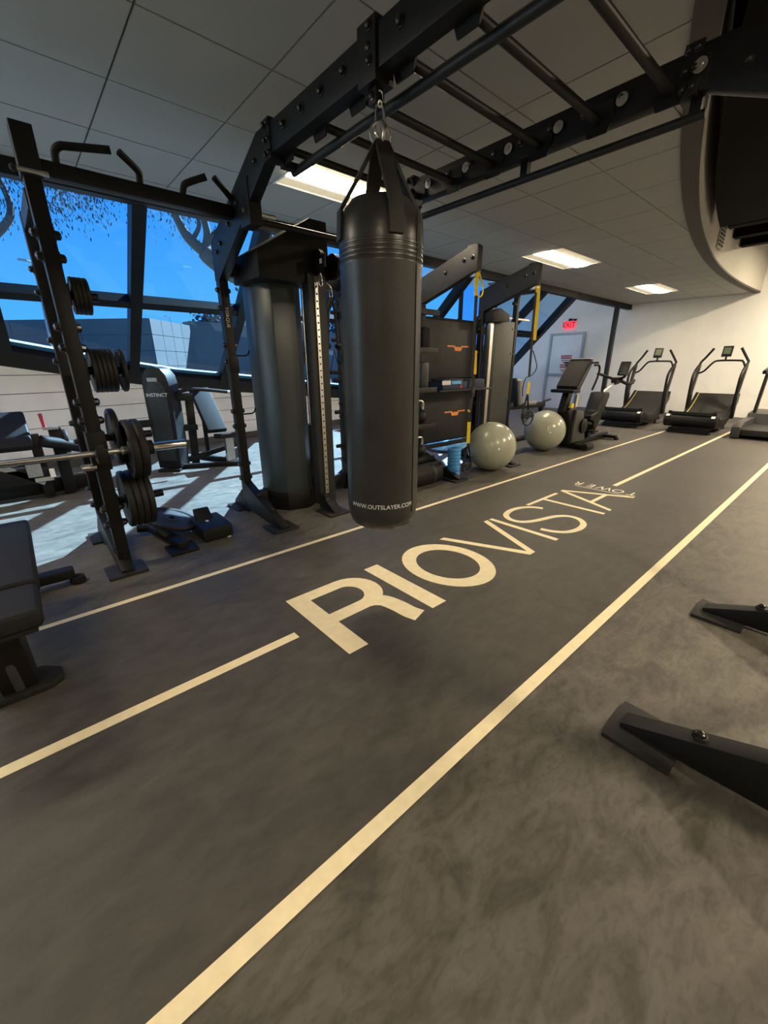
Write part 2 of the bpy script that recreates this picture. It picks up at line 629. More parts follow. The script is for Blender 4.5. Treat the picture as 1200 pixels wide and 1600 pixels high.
# --- ceiling: slab, grid and tiles
def clipped(x0, x1, y0, y1, off=0.0, n=5):
    xs = [x0 + (x1 - x0) * i / n for i in range(n + 1)]
    low = [(x, max(y0, yc(x) + off)) for x in xs]
    low = [(x, min(y, y1)) for x, y in low]
    if all(y1 - y < .01 for _, y in low):
        return None
    if all(abs(y - y0) < 1e-6 for _, y in low):
        low = [low[0], low[-1]]
    res = [p for i, p in enumerate(low)]
    return res + [(x1, y1), (x0, y1)]
slab = MB()
n = 40
for i in range(n):
    x0 = XN + (XF - XN) * i / n
    x1 = XN + (XF - XN) * (i + 1) / n
    slab.prism([(x0, yc(x0) - .10), (x1, yc(x1) - .10), (x1, 4.46), (x0, 4.46)], 'xy', ZC + .006, ZC + .05)
ceiling = struct(slab.build('ceiling', GRID, smooth=False))
GX = [.73 + .61 * k for k in range(-8, 20)]
GY = [-1.30 + .61 * k for k in range(0, 10)] + [4.37]
LIGHTS = [(1.95, 2.97), (5.61, 2.97), (9.27, 2.97), (-1.71, 2.97)]
def is_light(x0, y0):
    return any(lx - .01 < x0 < lx + 1.21 and abs(y0 - ly) < .02 for lx, ly in LIGHTS)
for i in range(len(GX) - 1):
    for j in range(len(GY) - 1):
        x0, x1 = max(GX[i], XN), min(GX[i + 1], XF - .002)
        y0, y1 = GY[j], GY[j + 1]
        if x1 - x0 < .05 or is_light(GX[i], y0):
            continue
        p = clipped(x0 + .005, x1 - .005, y0 + .005, y1 - .005)
        if p is None:
            continue
        full = len(p) == 4 and x1 - x0 > .6 and y1 - y0 > .6
        if full:
            def mk():
                return MB().prism([(-.30, -.30), (.30, -.30), (.30, .30), (-.30, .30)], 'xy', -.006, .006)
            inst('ceiling_tile', mk, TILE, 'ceiling_tile', ceiling, ((x0 + x1) / 2, (y0 + y1) / 2, ZC))
        else:
            q = []
            for v in p:
                if not q or (abs(v[0] - q[-1][0]) + abs(v[1] - q[-1][1])) > 1e-5:
                    q.append(v)
            if len(q) >= 3:
                MB().prism(q, 'xy', ZC - .006, ZC + .006).build('ceiling_tile', TILE, ceiling, smooth=False)

# --- curved bulkhead: flat dark trim and upstand
tr = MB()
fa = MB()
n = 64
for i in range(n):
    x0 = XN + (XF - XN) * i / n
    x1 = XN + (XF - XN) * (i + 1) / n
    a0, a1 = yc(x0), yc(x1)
    tr.prism([(x0, a0 - .115), (x1, a1 - .115), (x1, a1 + .004), (x0, a0 + .004)], 'xy', ZC - .016, ZC + .01)
    fa.prism([(x0, a0 - .115), (x1, a1 - .115), (x1, a1 - .085), (x0, a0 - .085)], 'xy', ZC + .01, 3.6)
struct(tr.build('trim_1', BULK))
struct(fa.build('trim_2', FASCIA))
struct(MB().bb(XN, XF, YR, 4.46, 3.6, 3.72).build('ceiling_deck', BLACKCEIL))
# black ductwork beside the bulkhead
dk = MB()
n = 24
for i in range(n):
    x0 = .6 + (6.9 - .6) * i / n
    x1 = .6 + (6.9 - .6) * (i + 1) / n
    dk.prism([(x0, yc(x0) - 1.5), (x1, yc(x1) - 1.5), (x1, yc(x1) - .20), (x0, yc(x0) - .20)], 'xy', 2.76, 3.3)
single(dk, 'air_duct', BLACKCEIL, 'large black duct running beside the curved bulkhead overhead', 'duct')
for i, (x, lab) in enumerate(((8.1, 'black overhead beam nearest the big duct'), (8.8, 'black overhead beam in the middle of three beyond the duct'), (9.5, 'black overhead beam farthest along the dark ceiling'))):
    single(MB().bb(x, x + .16, -1.5, yc(x) - .13, 3.02, 3.2), 'ceiling_beam', BLACKCEIL, lab, 'beam', 'black beams under the dark deck')
# vent on the upstand
vx = 7.75
vent = thing('air_vent', 'small dark louvred vent on the curved grey upstand', 'vent', (vx, yc(vx) - .12, 2.75))
MB().bb(vx - .13, vx + .13, yc(vx) - .15, yc(vx) - .105, 2.70, 2.98).build('vent_frame', FASCIA, vent)
for k in range(6):
    MB().bb(vx - .11, vx + .11, yc(vx) - .158, yc(vx) - .149, 2.725 + k * .042, 2.75 + k * .042).build('louvre', BULK, vent)

# --- sloped glazing
SL = .62
def zg(y):
    return ZC - SL * (y - 4.38)
SILL = [(-4, 5.5), (-2, 5.98), (-1, 6.23), (0, 6.5), (.54, 6.66), (1.24, 6.86), (1.87, 7.02), (3.3, 7.25), (5.2, 7.56), (7.5, 7.80), (9.3, 7.95), (10.6, 8.02)]
def ysill(x):
    for (x0, y0), (x1, y1) in zip(SILL, SILL[1:]):
        if x0 <= x <= x1:
            return y0 + (y1 - y0) * (x - x0) / (x1 - x0)
    return SILL[-1][1]
def slope_pt(x0, dr, y):
    return Vector((x0 + dr * (y - 4.38), y, zg(y)))
NRM = Vector((0, SL, 1)).normalized()
MUL = []
for k in range(-4, 8):
    x0 = 1.16 + 1.13 * k
    dr = max(.0, .06 + .05 * (x0 - 1.0))
    if k == 7:
        dr = .60
    MUL.append((x0, dr))
def y_bottom(x0, dr):
    y = 6.5
    for _ in range(20):
        y = ysill(x0 + dr * (y - 4.38)) - .02
    return y
window = struct(MB().bb(XN, XF, 4.36, 4.46, 2.485, ZC + .1).build('window_1', FRAME))
bar = []
for x0, dr in MUL:
    yb = y_bottom(x0, dr)
    a, b = slope_pt(x0, dr, 4.40), slope_pt(x0, dr, yb)
    MB().beam(a, b, .115 if x0 < 9 else .14, .13, NRM).build('mullion', FRAME, window)
    bar.append((x0, dr, yb))
YT = 5.54
for (x0, d0, yb0), (x1, d1, yb1) in zip(bar, bar[1:]):
    def q(y0, y1):
        g = .05
        return [slope_pt(x0, d0, y0), slope_pt(x1, d1, y0), slope_pt(x1, d1, y1), slope_pt(x0, d0, y1)]
    MB().beam(slope_pt(x0, d0, YT), slope_pt(x1, d1, YT), .10, .10, NRM).build('transom', FRAME, window)
    up = q(4.44, YT - .04)
    lo = [slope_pt(x0, d0, YT + .04), slope_pt(x1, d1, YT + .04), slope_pt(x1, d1, yb1 - .10), slope_pt(x0, d0, yb0 - .10)]
    for c in (up, lo):
        mb = MB()
        t = NRM * .004
        mb.add([v for v in c], [(0, 1, 2, 3)])
        mb.build('pane', GLASS, window, smooth=False)
# sill: black frame lying in the slope, following the angled low wall
for (xa, ya), (xb, yb) in zip(SILL, SILL[1:]):
    A = [Vector((xa, ya - .26, zg(ya - .26))), Vector((xb, yb - .26, zg(yb - .26))), Vector((xb, yb + .03, zg(yb + .03))), Vector((xa, ya + .03, zg(ya + .03)))]
    lo_ = [v - NRM * .06 for v in A]
    hi_ = [v + NRM * .03 for v in A]
    MB().add(lo_ + hi_, [(0, 1, 2, 3), (7, 6, 5, 4), (0, 4, 5, 1), (1, 5, 6, 2), (2, 6, 7, 3), (3, 7, 4, 0)]).build('sill', FRAME, window, smooth=False)
for (xa, ya), (xb, yb) in zip(SILL, SILL[1:]):
    A = [Vector((xa, ya - .33, zg(ya - .33))), Vector((xb, yb - .33, zg(yb - .33))), Vector((xb, yb - .265, zg(yb - .265))), Vector((xa, ya - .265, zg(ya - .265)))]
    lo_ = [v + NRM * .008 for v in A]
    hi_ = [v + NRM * .035 for v in A]
    MB().add(lo_ + hi_, [(0, 1, 2, 3), (7, 6, 5, 4), (0, 4, 5, 1), (1, 5, 6, 2), (2, 6, 7, 3), (3, 7, 4, 0)]).build('sill_ledge', LEDGE, window, smooth=False)
# low block wall under the sill: horizontal courses with recessed joints
lw = MB()
for (xa, ya), (xb, yb) in zip(SILL, SILL[1:]):
    lw.prism([(xa, ya + .005), (xb, yb + .005), (xb, yb + .16), (xa, ya + .16)], 'xy', 0, max(.1, min(zg(ya), zg(yb)) - .0))
    lw.add([(xa, ya + .005, zg(ya) - .02), (xb, yb + .005, zg(yb) - .02), (xb, yb + .005, 0), (xa, ya + .005, 0)], [(0, 1, 2, 3)])
lw.prism([(10.6, 8.02), (XF, 8.1), (XF, 8.26), (10.6, 8.18)], 'xy', 0, .5)
wall_window = struct(lw.build('wall_window', BASEB, smooth=False))
for (xa, ya), (xb, yb) in zip(SILL, SILL[1:]):
    za, zb = zg(ya) - .03, zg(yb) - .03
    for k in range(7):
        z0, z1 = .10 + k * .205 + .004, .10 + (k + 1) * .205 - .004
        if z0 > max(za, zb) - .02:
            break
        ta, tb = min(z1, max(za, z0 + .001)), min(z1, max(zb, z0 + .001))
        vs = [(xa, ya, z0), (xb, yb, z0), (xb, yb, tb), (xa, ya, ta)]
        vs += [(x, y - .014, z) for x, y, z in vs]
        MB().add(vs, [(0, 1, 2, 3), (7, 6, 5, 4), (0, 4, 5, 1), (1, 5, 6, 2), (2, 6, 7, 3), (3, 7, 4, 0)]).build('wall_course', BLOCK, wall_window, smooth=False)
# recess beyond the glazing, with its roof and a window in its back
struct(MB().bb(9.0, XF + .15, 4.46, YB + .1, 3.45, 3.6).build('ceiling_recess', WHITE))
w2 = struct(MB().bb(10.2, XF, 8.28, 8.36, 0, .5).build('window_2', FRAME))
MB().bb(10.2, 10.3, 8.28, 8.36, .5, 3.45).build('mullion', FRAME, w2)
MB().add([(10.3, 8.32, .5), (XF, 8.32, .5), (XF, 8.32, 3.45), (10.3, 8.32, 3.45)], [(0, 1, 2, 3)]).build('pane', GLASS, w2, smooth=False)

# posts
single(MB().bb(10.88, 10.97, 4.24, 4.33, 0, 2.49), 'steel_post', GREY_STEEL, 'dark square steel post under the window head near the door', 'post', bevel=.004)
single(MB().lathe((6.42, 4.55, 0), [(.065, 0), (.065, 2.46), (.085, 2.465), (.085, 2.49)], 'z', 20), 'round_column', mat('column grey', (.20, .19, .18), .4, .3, .05), 'slim round grey column standing behind the tower with pegs', 'column')

# --- door, signs on the end wall
door = struct(MB().bb(XF - .03, XF, 5.46, 6.32, .01, 1.99).build('door_1', DOORP, bevel=.004))
fr = MB().bb(XF - .05, XF, 5.39, 5.455, 0, 2.05).bb(XF - .05, XF, 6.325, 6.39, 0, 2.05).bb(XF - .05, XF, 5.455, 6.325, 1.995, 2.05)
fr.build('door_frame', ALU, door, bevel=.004)
MB().bb(XF - .10, XF - .06, 5.52, 6.28, .93, .985).bb(XF - .07, XF - .03, 5.56, 5.62, .93, .985).bb(XF - .07, XF - .03, 6.18, 6.24, .93, .985).build('push_bar', ALU, door, bevel=.004)
for i, (z0, z1) in enumerate(((1.25, 1.475), (1.0, 1.235))):
    sg = thing('danger_sign', ('upper' if i == 0 else 'lower') + ' red and white danger sign on the grey door', 'sign', (XF - .032, 5.84, z0), 'danger signs on the door')
    x = XF - .034
    MB().bb(x, XF - .03, 5.68, 6.0, z0, z1).build('sign_board', SIGNWHITE, sg)
    MB().bb(x - .002, x, 5.685, 5.995, z1 - .105, z1 - .008).build('sign_header', REDPRINT, sg)
    flat_build(text_mb('DANGER', .078, lambda a, b, z1=z1, x=x: (x - .003, 5.84 - a, z1 - .056 + b)), 'sign_lettering', PRINT, sg)
    for k in range(2):
        MB().bb(x - .002, x, 5.71 + .02 * k, 5.97 - .03 * k, z0 + .065 - k * .045, z0 + .088 - k * .045).build('print_line', BASEB, sg)
ex = thing('exit_sign', 'glowing red exit sign on the white wall above the door', 'exit sign', (XF - .03, 5.88, 2.14))
MB().bb(XF - .05, XF, 5.74, 6.02, 2.15, 2.34).build('housing', emit('exit glow', (1, .03, .06), 1.6, (.5, .05, .05)), ex, bevel=.006)
flat_build(text_mb('EXIT', .17, lambda a, b: (XF - .053, 5.88 - a, 2.245 + b), off=.004), 'sign_lettering', mat('exit letters', (.22, .0, .01), .5), ex)
MB().bb(XF - .06, XF, 5.70, 5.78, 2.35, 2.385).bb(XF - .06, XF, 5.83, 5.90, 2.35, 2.40).bb(XF - .05, XF, 5.72, 6.0, 2.342, 2.352).build('bracket', DARK, ex)
outl = thing('wall_outlet', 'small white outlet plate low on the end wall', 'outlet', (XF, 3.86, .38))
MB().bb(XF - .008, XF, 3.82, 3.90, .36, .47).build('plate', SIGNWHITE, outl, bevel=.002)
MB().bb(XF - .010, XF - .007, 3.845, 3.875, .38, .41).build('socket', BASEB, outl)
MB().bb(XF - .010, XF - .007, 3.845, 3.875, .425, .455).build('socket', BASEB, outl)

# --- lights
def troffer(x0, y0, label):
    t = thing('ceiling_light', label, 'ceiling light', (x0 + .61, y0 + .305, ZC), 'recessed ceiling lights')
    x1, y1 = x0 + 1.22, y0 + .61
    z = ZC
    f = MB()
    f.bb(x0 + .004, x1 - .004, y0 + .004, y0 + .022, z - .008, z + .004).bb(x0 + .004, x1 - .004, y1 - .022, y1 - .004, z - .008, z + .004)
    f.bb(x0 + .004, x0 + .022, y0 + .022, y1 - .022, z - .008, z + .004).bb(x1 - .022, x1 - .004, y0 + .022, y1 - .022, z - .008, z + .004)
    f.build('frame', SIGNWHITE, t)
    c = emit('lamp lens', LAMP_WARM, PANEL_STRENGTH)
    g = emit('reflector painted glow', (1.0, .80, .46), .42, (.6, .58, .5))  # weak emission stands in for lens light falling on the side reflectors
    pr = [(y0 + .175, z + .001)] + [(y0 + .305 - .13 * math.cos(PI * i / 10), z + .001 - .022 * math.sin(PI * i / 10)) for i in range(1, 10)] + [(y0 + .435, z + .001), (y0 + .435, z + .004), (y0 + .175, z + .004)]
    MB().prism(pr, 'yz', x0 + .03, x1 - .03).build('diffuser', c, t)
    MB().bb(x0 + .022, x1 - .022, y0 + .022, y0 + .170, z + .001, z + .004).build('reflector', g, t)
    MB().bb(x0 + .022, x1 - .022, y0 + .440, y1 - .022, z + .001, z + .004).build('reflector', g, t)
    return t
troffer(*LIGHTS[0], 'recessed ceiling light behind the punching bag straps')
troffer(*LIGHTS[1], 'recessed ceiling light in the middle of the ceiling')
troffer(*LIGHTS[2], 'recessed ceiling light nearest the end wall')
troffer(*LIGHTS[3], 'recessed ceiling light over the left foreground bench')

def downlight(x, y, z, label, watts):
    t = thing('pendant_downlight', label, 'lamp', (x, y, z), 'black can downlights hung from the dark deck')
    MB().lathe((x, y, z), [(.16, 0), (.16, .28), (.05, .31), (.02, .32)], 'z', 20).build('can', DARK, t)
    MB().cyl((x, y, z + .31), (x, y, 3.6), .008, 8).build('cord', DARK, t)
    MB().lathe((x, y, z - .004), [(.15, 0), (.15, .003)], 'z', 20).build('lens', emit('downlight lens', LAMP_WARM, 6), t)
    ld = bpy.data.lights.new('downlight', 'AREA')
    ld.shape = 'DISK'
    ld.size = .3
    ld.energy = watts
    ld.color = LAMP_WARM
    lo = bpy.data.objects.new('downlight_lamp', ld)
    COL.objects.link(lo)
    lo.parent = t
    lo.location = (0, 0, -.012)
for i, (x, y, w, lab) in enumerate(((-1.6, -1.6, .38, 'black can downlight hung behind the photographer'), (1.8, -2.2, .55, 'black can downlight hung right of the rig'), (5.2, -1.9, .9, 'black can downlight hung right of the track half way along'), (8.6, -1.3, .9, 'black can downlight hung right of the treadmills'), (10.7, .25, .85, 'black can downlight hung close to the end wall'))):
    downlight(x, y, 3.25 if i == 4 else 3.15, lab, DOWNLIGHT_W * w)

# ================================================================== TRAINING RIG
XU = [.29 + 1.07 * k for k in range(5)]
YU = 3.37
H = .033
rig = thing('training_rig', 'long black steel training rig with monkey bars bridging the track', 'training rig', (1.36, YU, 0))

def foot(x, sgn, y0, parent, front=True, back=True):
    """sgn -1: foot reaches towards -y. y0: y of the upright"""
    if front:
        ya, yb = y0 + sgn * .48, y0 + sgn * .68
        MB().bb(x - .105, x + .105, min(ya, yb), max(ya, yb), 0, .018).build('foot_plate', GREY_STEEL, parent, bevel=.004)
        g = [(y0 + sgn * .65, .018), (y0 + sgn * .65, .034), (y0 + sgn * .03, .27), (y0 + sgn * .03, .03), (y0 + sgn * .42, .016)]
        p = MB().prism(g, 'yz', x - .034, x + .034).build('foot_gusset', BLACK, parent, bevel=.004)
        for t in (.33, .66):
            yy = y0 + sgn * (.65 - t * .62)
            zz = .034 + t * .236
            bolt(p, (x, yy, zz + .004), 'z', .017)
    if back:
        ya, yb = y0 - sgn * .02, y0 - sgn * .26
        MB().bb(x - .10, x + .02, min(ya, yb), max(ya, yb), 0, .018).build('foot_plate', GREY_STEEL, parent, bevel=.004)
        g = [(y0 - sgn * .25, .018), (y0 - sgn * .22, .06), (y0 - sgn * .03, .20), (y0 - sgn * .03, .018)]
        MB().prism(g, 'yz', x - .034, x + .034).build('foot_gusset', BLACK, parent, bevel=.004)

def upright(x, y, top, parent, bolts=True, zs=(.30, .42, .74, .86, 1.24, 1.36, 1.62, 1.74)):
    u = MB().bb(x - H, x + H, y - H, y + H, 0, top).build('upright', BLACK, parent, bevel=.005)
    if bolts:
        for z in zs:
            bolt(u, (x - H, y, z), '-x', .02)
            bolt(u, (x + H, y, z), 'x', .02)
    return u

for k, x in enumerate(XU):
    upright(x, YU, 2.02, rig)
    foot(x, -1, YU, rig)
# bridge frames
for fi, x in enumerate((XU[1], XU[2])):
    upright(x, 3.0 - YU, 2.02, rig)
    foot(x, 1, 3.0 - YU, rig)
    b = MB().bb(x - .036, x + .036, .74, 2.42, 2.268, 2.402).build('bridge_beam', BLACK, rig, bevel=.005)
    for i in range(9):
        y = .90 + i * .17
        bolt(b, (x - .036, y, 2.345), '-x', .017)
    for sgn in (-1, 1):
        def Yv(y):
            return y if sgn > 0 else 3.0 - y
        E_ = 0 if sgn > 0 else .24
        pl = [(Yv(3.41), 1.80), (Yv(3.41), 2.05), (Yv(2.57 - E_), 2.412), (Yv(2.42 - E_), 2.412), (Yv(2.42 - E_), 2.262), (Yv(2.50 - E_), 2.255), (Yv(3.335), 1.80)]
        d = MB().prism(pl, 'yz', x - .034, x + .034).build('corner_brace', BLACK, rig, bevel=.005)
        for t in (.06, .16, .36, .56, .9):
            yy = 3.36 + (2.52 - E_ - 3.36) * t
            zz = 1.95 + (2.33 - 1.95) * t
            bolt(d, (x - .034, Yv(yy), zz), '-x', .015)
        # splice plate with stacked bolts
        sp_ = MB().bb(x - .044, x + .044, min(Yv(2.40 - E_), Yv(2.47 - E_)), max(Yv(2.40 - E_), Yv(2.47 - E_)), 2.25, 2.425).build('splice_plate', BLACK, rig, bevel=.003)
        for z in (2.275, 2.335, 2.40):
            bolt(sp_, (x - .044, Yv(2.45 - E_), z), '-x', .014)
            bolt(sp_, (x - .044, Yv(2.415 - E_), z), '-x', .012)
# rungs with hanger plates
for y in (2.36, 2.05, 1.755, 1.465, 1.165, .872):
    rg = MB().cyl((XU[1] + .03, y, 2.292), (XU[2] - .03, y, 2.292), .019, 12).build('rung', BLACK, rig)
    for x, s_ in ((XU[1] + .04, 1), (XU[2] - .04, -1)):
        MB().prism([(y - .07, 2.30), (y - .045, 2.235), (y + .045, 2.235), (y + .07, 2.30), (y + .06, 2.36), (y - .06, 2.36)], 'yz', x - .004, x + .004).build('hanger_plate', BLACK, rg)
    w_ = MB().lathe((XU[2] - .048, y - .10, 2.335), [(.026, 0), (.026, .005), (.012, .006), (.010, .012), (0, .013)], (-1, 0, 0), 14)
    w_.build('washer', STEEL, rg)
# pull-up rails along the beams
MB().cyl((XU[1] + .125, .74, 2.236), (XU[1] + .125, 2.46, 2.236), .020, 12).build('pull_up_rail', GREY_STEEL, rig)
for y in (.78, 2.42):
    MB().bb(XU[1] + .03, XU[1] + .14, y - .02, y + .02, 2.225, 2.262).build('rail_bracket', BLACK, rig, bevel=.003)
MB().cyl((XU[2] + .03, .74, 2.195), (XU[2] + .03, 2.50, 2.195), .019, 12).build('pull_up_rail', GREY_STEEL, rig)
for y in (.78, 1.585, 2.44):
    MB().bb(XU[2] + .012, XU[2] + .048, y - .022, y + .022, 2.19, 2.275).build('rail_bracket', BLACK, rig, bevel=.003)
# bag bracket clamped to the near beam
cl = MB().bb(XU[1] - .048, XU[1] + .048, 1.535, 1.645, 2.235, 2.425).build('bag_clamp', BLACK, rig, bevel=.004)
for z in (2.30, 2.40):
    bolt(cl, (XU[1] - .048, 1.57, z), '-x', .014)
MB().bb(XU[1] - .02, XU[1] + .02, 1.565, 1.615, 2.185, 2.24).build('bag_lug', BLACK, rig, bevel=.004)
bolt(cl, (XU[1] - .02, 1.59, 2.21), '-x', .012)

# near rack: front post, cross braces, sleeve
FX, FY = .30, 2.85
p = MB().bb(FX - .034, FX + .034, FY - .034, FY + .034, 0, 2.24).build('rack_post', BLACK, rig, bevel=.004)
for z in (.30, .40, .92, 1.02, 1.30, 1.40, 1.72, 1.82):
    bolt(p, (FX - .034, FY, z), '-x', .024)
    bolt(p, (FX + .034, FY, z), 'x', .024)
for z in [.08 + .1 * i for i in range(4)]:
    inst('post_hole', lambda: MB().lathe((0, 0, 0), [(.009, 0), (.009, .001)], (0, -1, 0), 10), DARK, 'post_hole', p, (FX, FY - .0345, z))
MB().bb(FX - .043, FX + .043, FY - .043, FY + .043, 2.04, 2.245).build('post_sleeve', BLACK, rig, bevel=.004)
pn = MB().cyl((FX - .06, FY - .055, 2.055), (FX + .062, FY - .055, 2.055), .011, 10).build('locking_pin', STEEL, rig)
MB().sphere((FX - .065, FY - .055, 2.055), .016, 10).build('pin_knob', BOLT, pn)
MB().bb(XU[0] - .03, XU[0] + .03, FY + .03, YU - .03, 1.93, 2.01).build('rack_brace', BLACK, rig, bevel=.004)
MB().bb(XU[0] - .03, XU[0] + .03, FY + .03, YU - .03, .05, .13).build('rack_brace', BLACK, rig, bevel=.004)
hk = MB().prism([(FY - .034, .70), (FY - .16, .70), (FY - .16, .78), (FY - .135, .78), (FY - .13, .725), (FY - .06, .725), (FY - .034, .84)], 'yz', FX - .028, FX + .028)
hk.build('bar_hook', BLACK, rig, bevel=.003)
MB().bb(FX - .046, FX + .046, FY - .046, FY + .046, .64, .86).build('hook_sleeve', BLACK, rig, bevel=.004)
MB().cyl((FX - .10, FY - .03, .665), (FX - .03, FY - .03, .665), .02, 12).build('hook_roller', STEEL, rig)
# pull-up bar with four angled grips
MB().bb(FX + .03, XU[1] - .03, 2.96, 3.03, 2.10, 2.17).build('pull_up_bar', BLACK, rig, bevel=.005)
for pts in ([(.43, 2.99, 2.16), (.432, 2.97, 2.215), (.455, 2.95, 2.238), (.50, 2.94, 2.245), (.668, 2.90, 2.262)],
            [(.805, 2.99, 2.16), (.805, 2.97, 2.205), (.79, 2.95, 2.225), (.706, 2.90, 2.264)],
            [(1.035, 2.99, 2.16), (1.037, 2.97, 2.20), (1.055, 2.95, 2.223), (1.153, 2.90, 2.262)],
            [(1.325, 2.99, 2.16), (1.33, 2.97, 2.19), (1.30, 2.95, 2.215), (1.200, 2.90, 2.268)]):
    MB().tube(catmull(pts, 4), .018, 10).build('grip', RUBBER, rig)
# back cross members
for a, b_, z, hh in ((1, 2, .10, .12), (2, 3, .10, .12), (3, 4, .27, .04), (1, 2, 1.88, .09), (2, 3, 1.88, .09)):
    MB().bb(XU[a] + H, XU[b_] - H, YU - .03, YU + .03, z - hh / 2, z + hh / 2).build('cross_member', GREY_STEEL, rig, bevel=.004)
pv = MB().cyl((XU[1] - .045, 2.80, 2.105), (XU[1] + .17, 2.80, 2.105), .014, 10).build('pivot_pin', STEEL, rig)
MB().prism([(2.72, 2.02), (2.86, 2.02), (2.86, 2.19), (2.72, 2.26)], 'yz', XU[1] - .04, XU[1] + .04).build('pivot_bracket', BLACK, rig, bevel=.003)
MB().cyl((XU[1] + .05, 2.83, 2.075), (XU[2] - .03, 2.83, 2.075), .019, 12).build('pull_up_bar', BLACK, rig)
# little storage hooks on the second upright
for z in (1.285, .835):
    MB().tube([(XU[1] + H, YU - .02, z), (XU[1] + .11, YU - .02, z), (XU[1] + .135, YU - .02, z + .012), (XU[1] + .145, YU - .02, z + .04)], .006, 8).build('storage_hook', DARK, rig)
MB().bb(XU[1] - .04, XU[1] + .04, YU - .04, YU + .04, 1.16, 1.27).build('upright_sleeve', BLACK, rig, bevel=.003)
# maker's name down the upright
lab = text_mb('TORQUE', .034, lambda a, b: (XU[1] - .005 + b, YU - H - .002, 1.555 - a), space=1.05)
flat_build(lab, 'upright_lettering', PRINT, rig)
# pegs on the third upright
for z in (.45, .78, 1.08, 1.43, 1.66):
    MB().cyl((XU[2] - .03, YU - .01, z), (XU[2] - .11, YU - .01, z), .018, 10).build('storage_peg', DARK, rig)
# suspension arms
for k in (3, 4):
    x = XU[k]
    pl = [(3.40, 1.84), (3.40, 2.05), (2.78, 2.225), (2.76, 2.245), (2.665, 2.245), (2.645, 2.225), (2.645, 2.02), (2.69, 2.02), (3.335, 1.82)]
    a = MB().prism(pl, 'yz', x - .036, x + .036).build('suspension_arm', GREY_STEEL, rig, bevel=.006)
    for yy, zz in ((2.80, 2.13), (3.02, 2.06), (2.70, 2.14)):
        bolt(a, (x - .036, yy, zz), '-x', .017)
    ey = MB().tube([(x, 2.665 + .018 * math.cos(t), 2.0 + .02 * math.sin(t)) for t in [2 * PI * i / 12 for i in range(12)]], .005, 6, closed=True)
    ey.build('eye_loop', STEEL, a)
    MB().bb(x - .01, x + .01, 2.68, 2.74, 1.985, 2.06).build('arm_lug', STEEL, a, bevel=.002)

# ------------------------------------------------------------------ storage bay between the suspension arms
bay = thing('storage_bay', 'dark storage bay with two orange-marked panels beside the hanging straps', 'storage rack', (4.03, 3.42, 0))
def logo(z, xc, parent):
    y = 3.398
    pts = [(-.205, .012), (-.075, .012), (-.05, -.02), (.05, -.02), (.075, .012), (.205, .012), (.205, -.004), (.085, -.004)]
    mb = MB()
    for poly in ([(-.20, -.002), (-.075, -.002), (-.085, .014), (-.20, .014)], [(.075, -.002), (.20, -.002), (.20, .014), (.085, .014)], [(-.055, -.045), (.055, -.045), (.088, .014), (.06, .014), (.055, .0), (-.055, .0), (-.06, .014), (-.088, .014)]):
        mb.add([(xc + a, y, z + b) for a, b in poly], [tuple(range(len(poly)))])
    flat_build(mb, 'panel_logo', ORANGE, parent)
pu = MB().bb(3.60, 4.53, 3.40, 3.425, 1.06, 1.69).build('storage_panel', GREY_STEEL, bay, bevel=.004)
logo(1.415, 4.18, pu)
pd = MB().bb(3.60, 4.53, 3.40, 3.425, .32, .93).build('storage_panel', GREY_STEEL, bay, bevel=.004)
logo(.65, 4.18, pd)
MB().bb(3.54, 4.53, 3.10, 3.43, .925, .945).build('shelf', GREY_STEEL, bay, bevel=.003)
MB().bb(3.54, 4.53, 3.42, 3.44, .30, 1.72).build('back_sheet', DARK, bay)
# shelf tower beside the bag (between third and fourth uprights)
sh = thing('kettlebell_rack', 'black shelf rack of kettlebells half hidden behind the punching bag', 'shelf rack', (3.0, 3.25, 0))
for z in (1.72, 1.365, .975, .60, .235):
    s1 = MB().bb(2.50, 3.43, 3.08, 3.40, z - .02, z).build('shelf', GREY_STEEL, sh, bevel=.003)
    MB().bb(2.50, 3.445, 3.06, 3.085, z - .04, z + .012).build('shelf_lip', GREY_STEEL, s1, bevel=.003)
MB().bb(2.50, 2.54, 3.36, 3.40, 0, 1.72).build('shelf_leg', BLACK, sh)
MB().bb(3.38, 3.42, 3.36, 3.40, 0, 1.72).build('shelf_leg', BLACK, sh)
def kettlebell(x, y, z, r, label):
    t = thing('kettlebell', label, 'kettlebell', (x, y, z), 'kettlebells on the shelf rack')
    MB().sphere((x, y, z + r * .95), r, 20, (1, 1, .95)).build('bell', IRON, t)
    pts = [(x + dx * r, y, z + dz * r) for dx, dz in ((-.55, 1.6), (-.68, 2.1), (-.55, 2.62), (0, 2.8), (.55, 2.62), (.68, 2.1), (.55, 1.6))]
    MB().tube(catmull(pts, 4), r * .15, 10).build('handle', STEEL, t)
kettlebell(3.29, 3.17, .60, .088, 'kettlebell with steel handle on the shelf below the blue box')
kettlebell(3.30, 3.17, .235, .078, 'kettlebell with steel handle on the lowest shelf')
single(MB().bb(3.30, 3.42, 3.15, 3.30, 1.365, 1.58), 'resistance_band', DARK, 'black bundle of bands on the upper shelf beside the bag', 'band', bevel=.03)
single(MB().bb(3.29, 3.40, 3.14, 3.30, .976, 1.24), 'exercise_block', GREYP, 'grey block standing on the shelf beside the bag', 'block', bevel=.02)
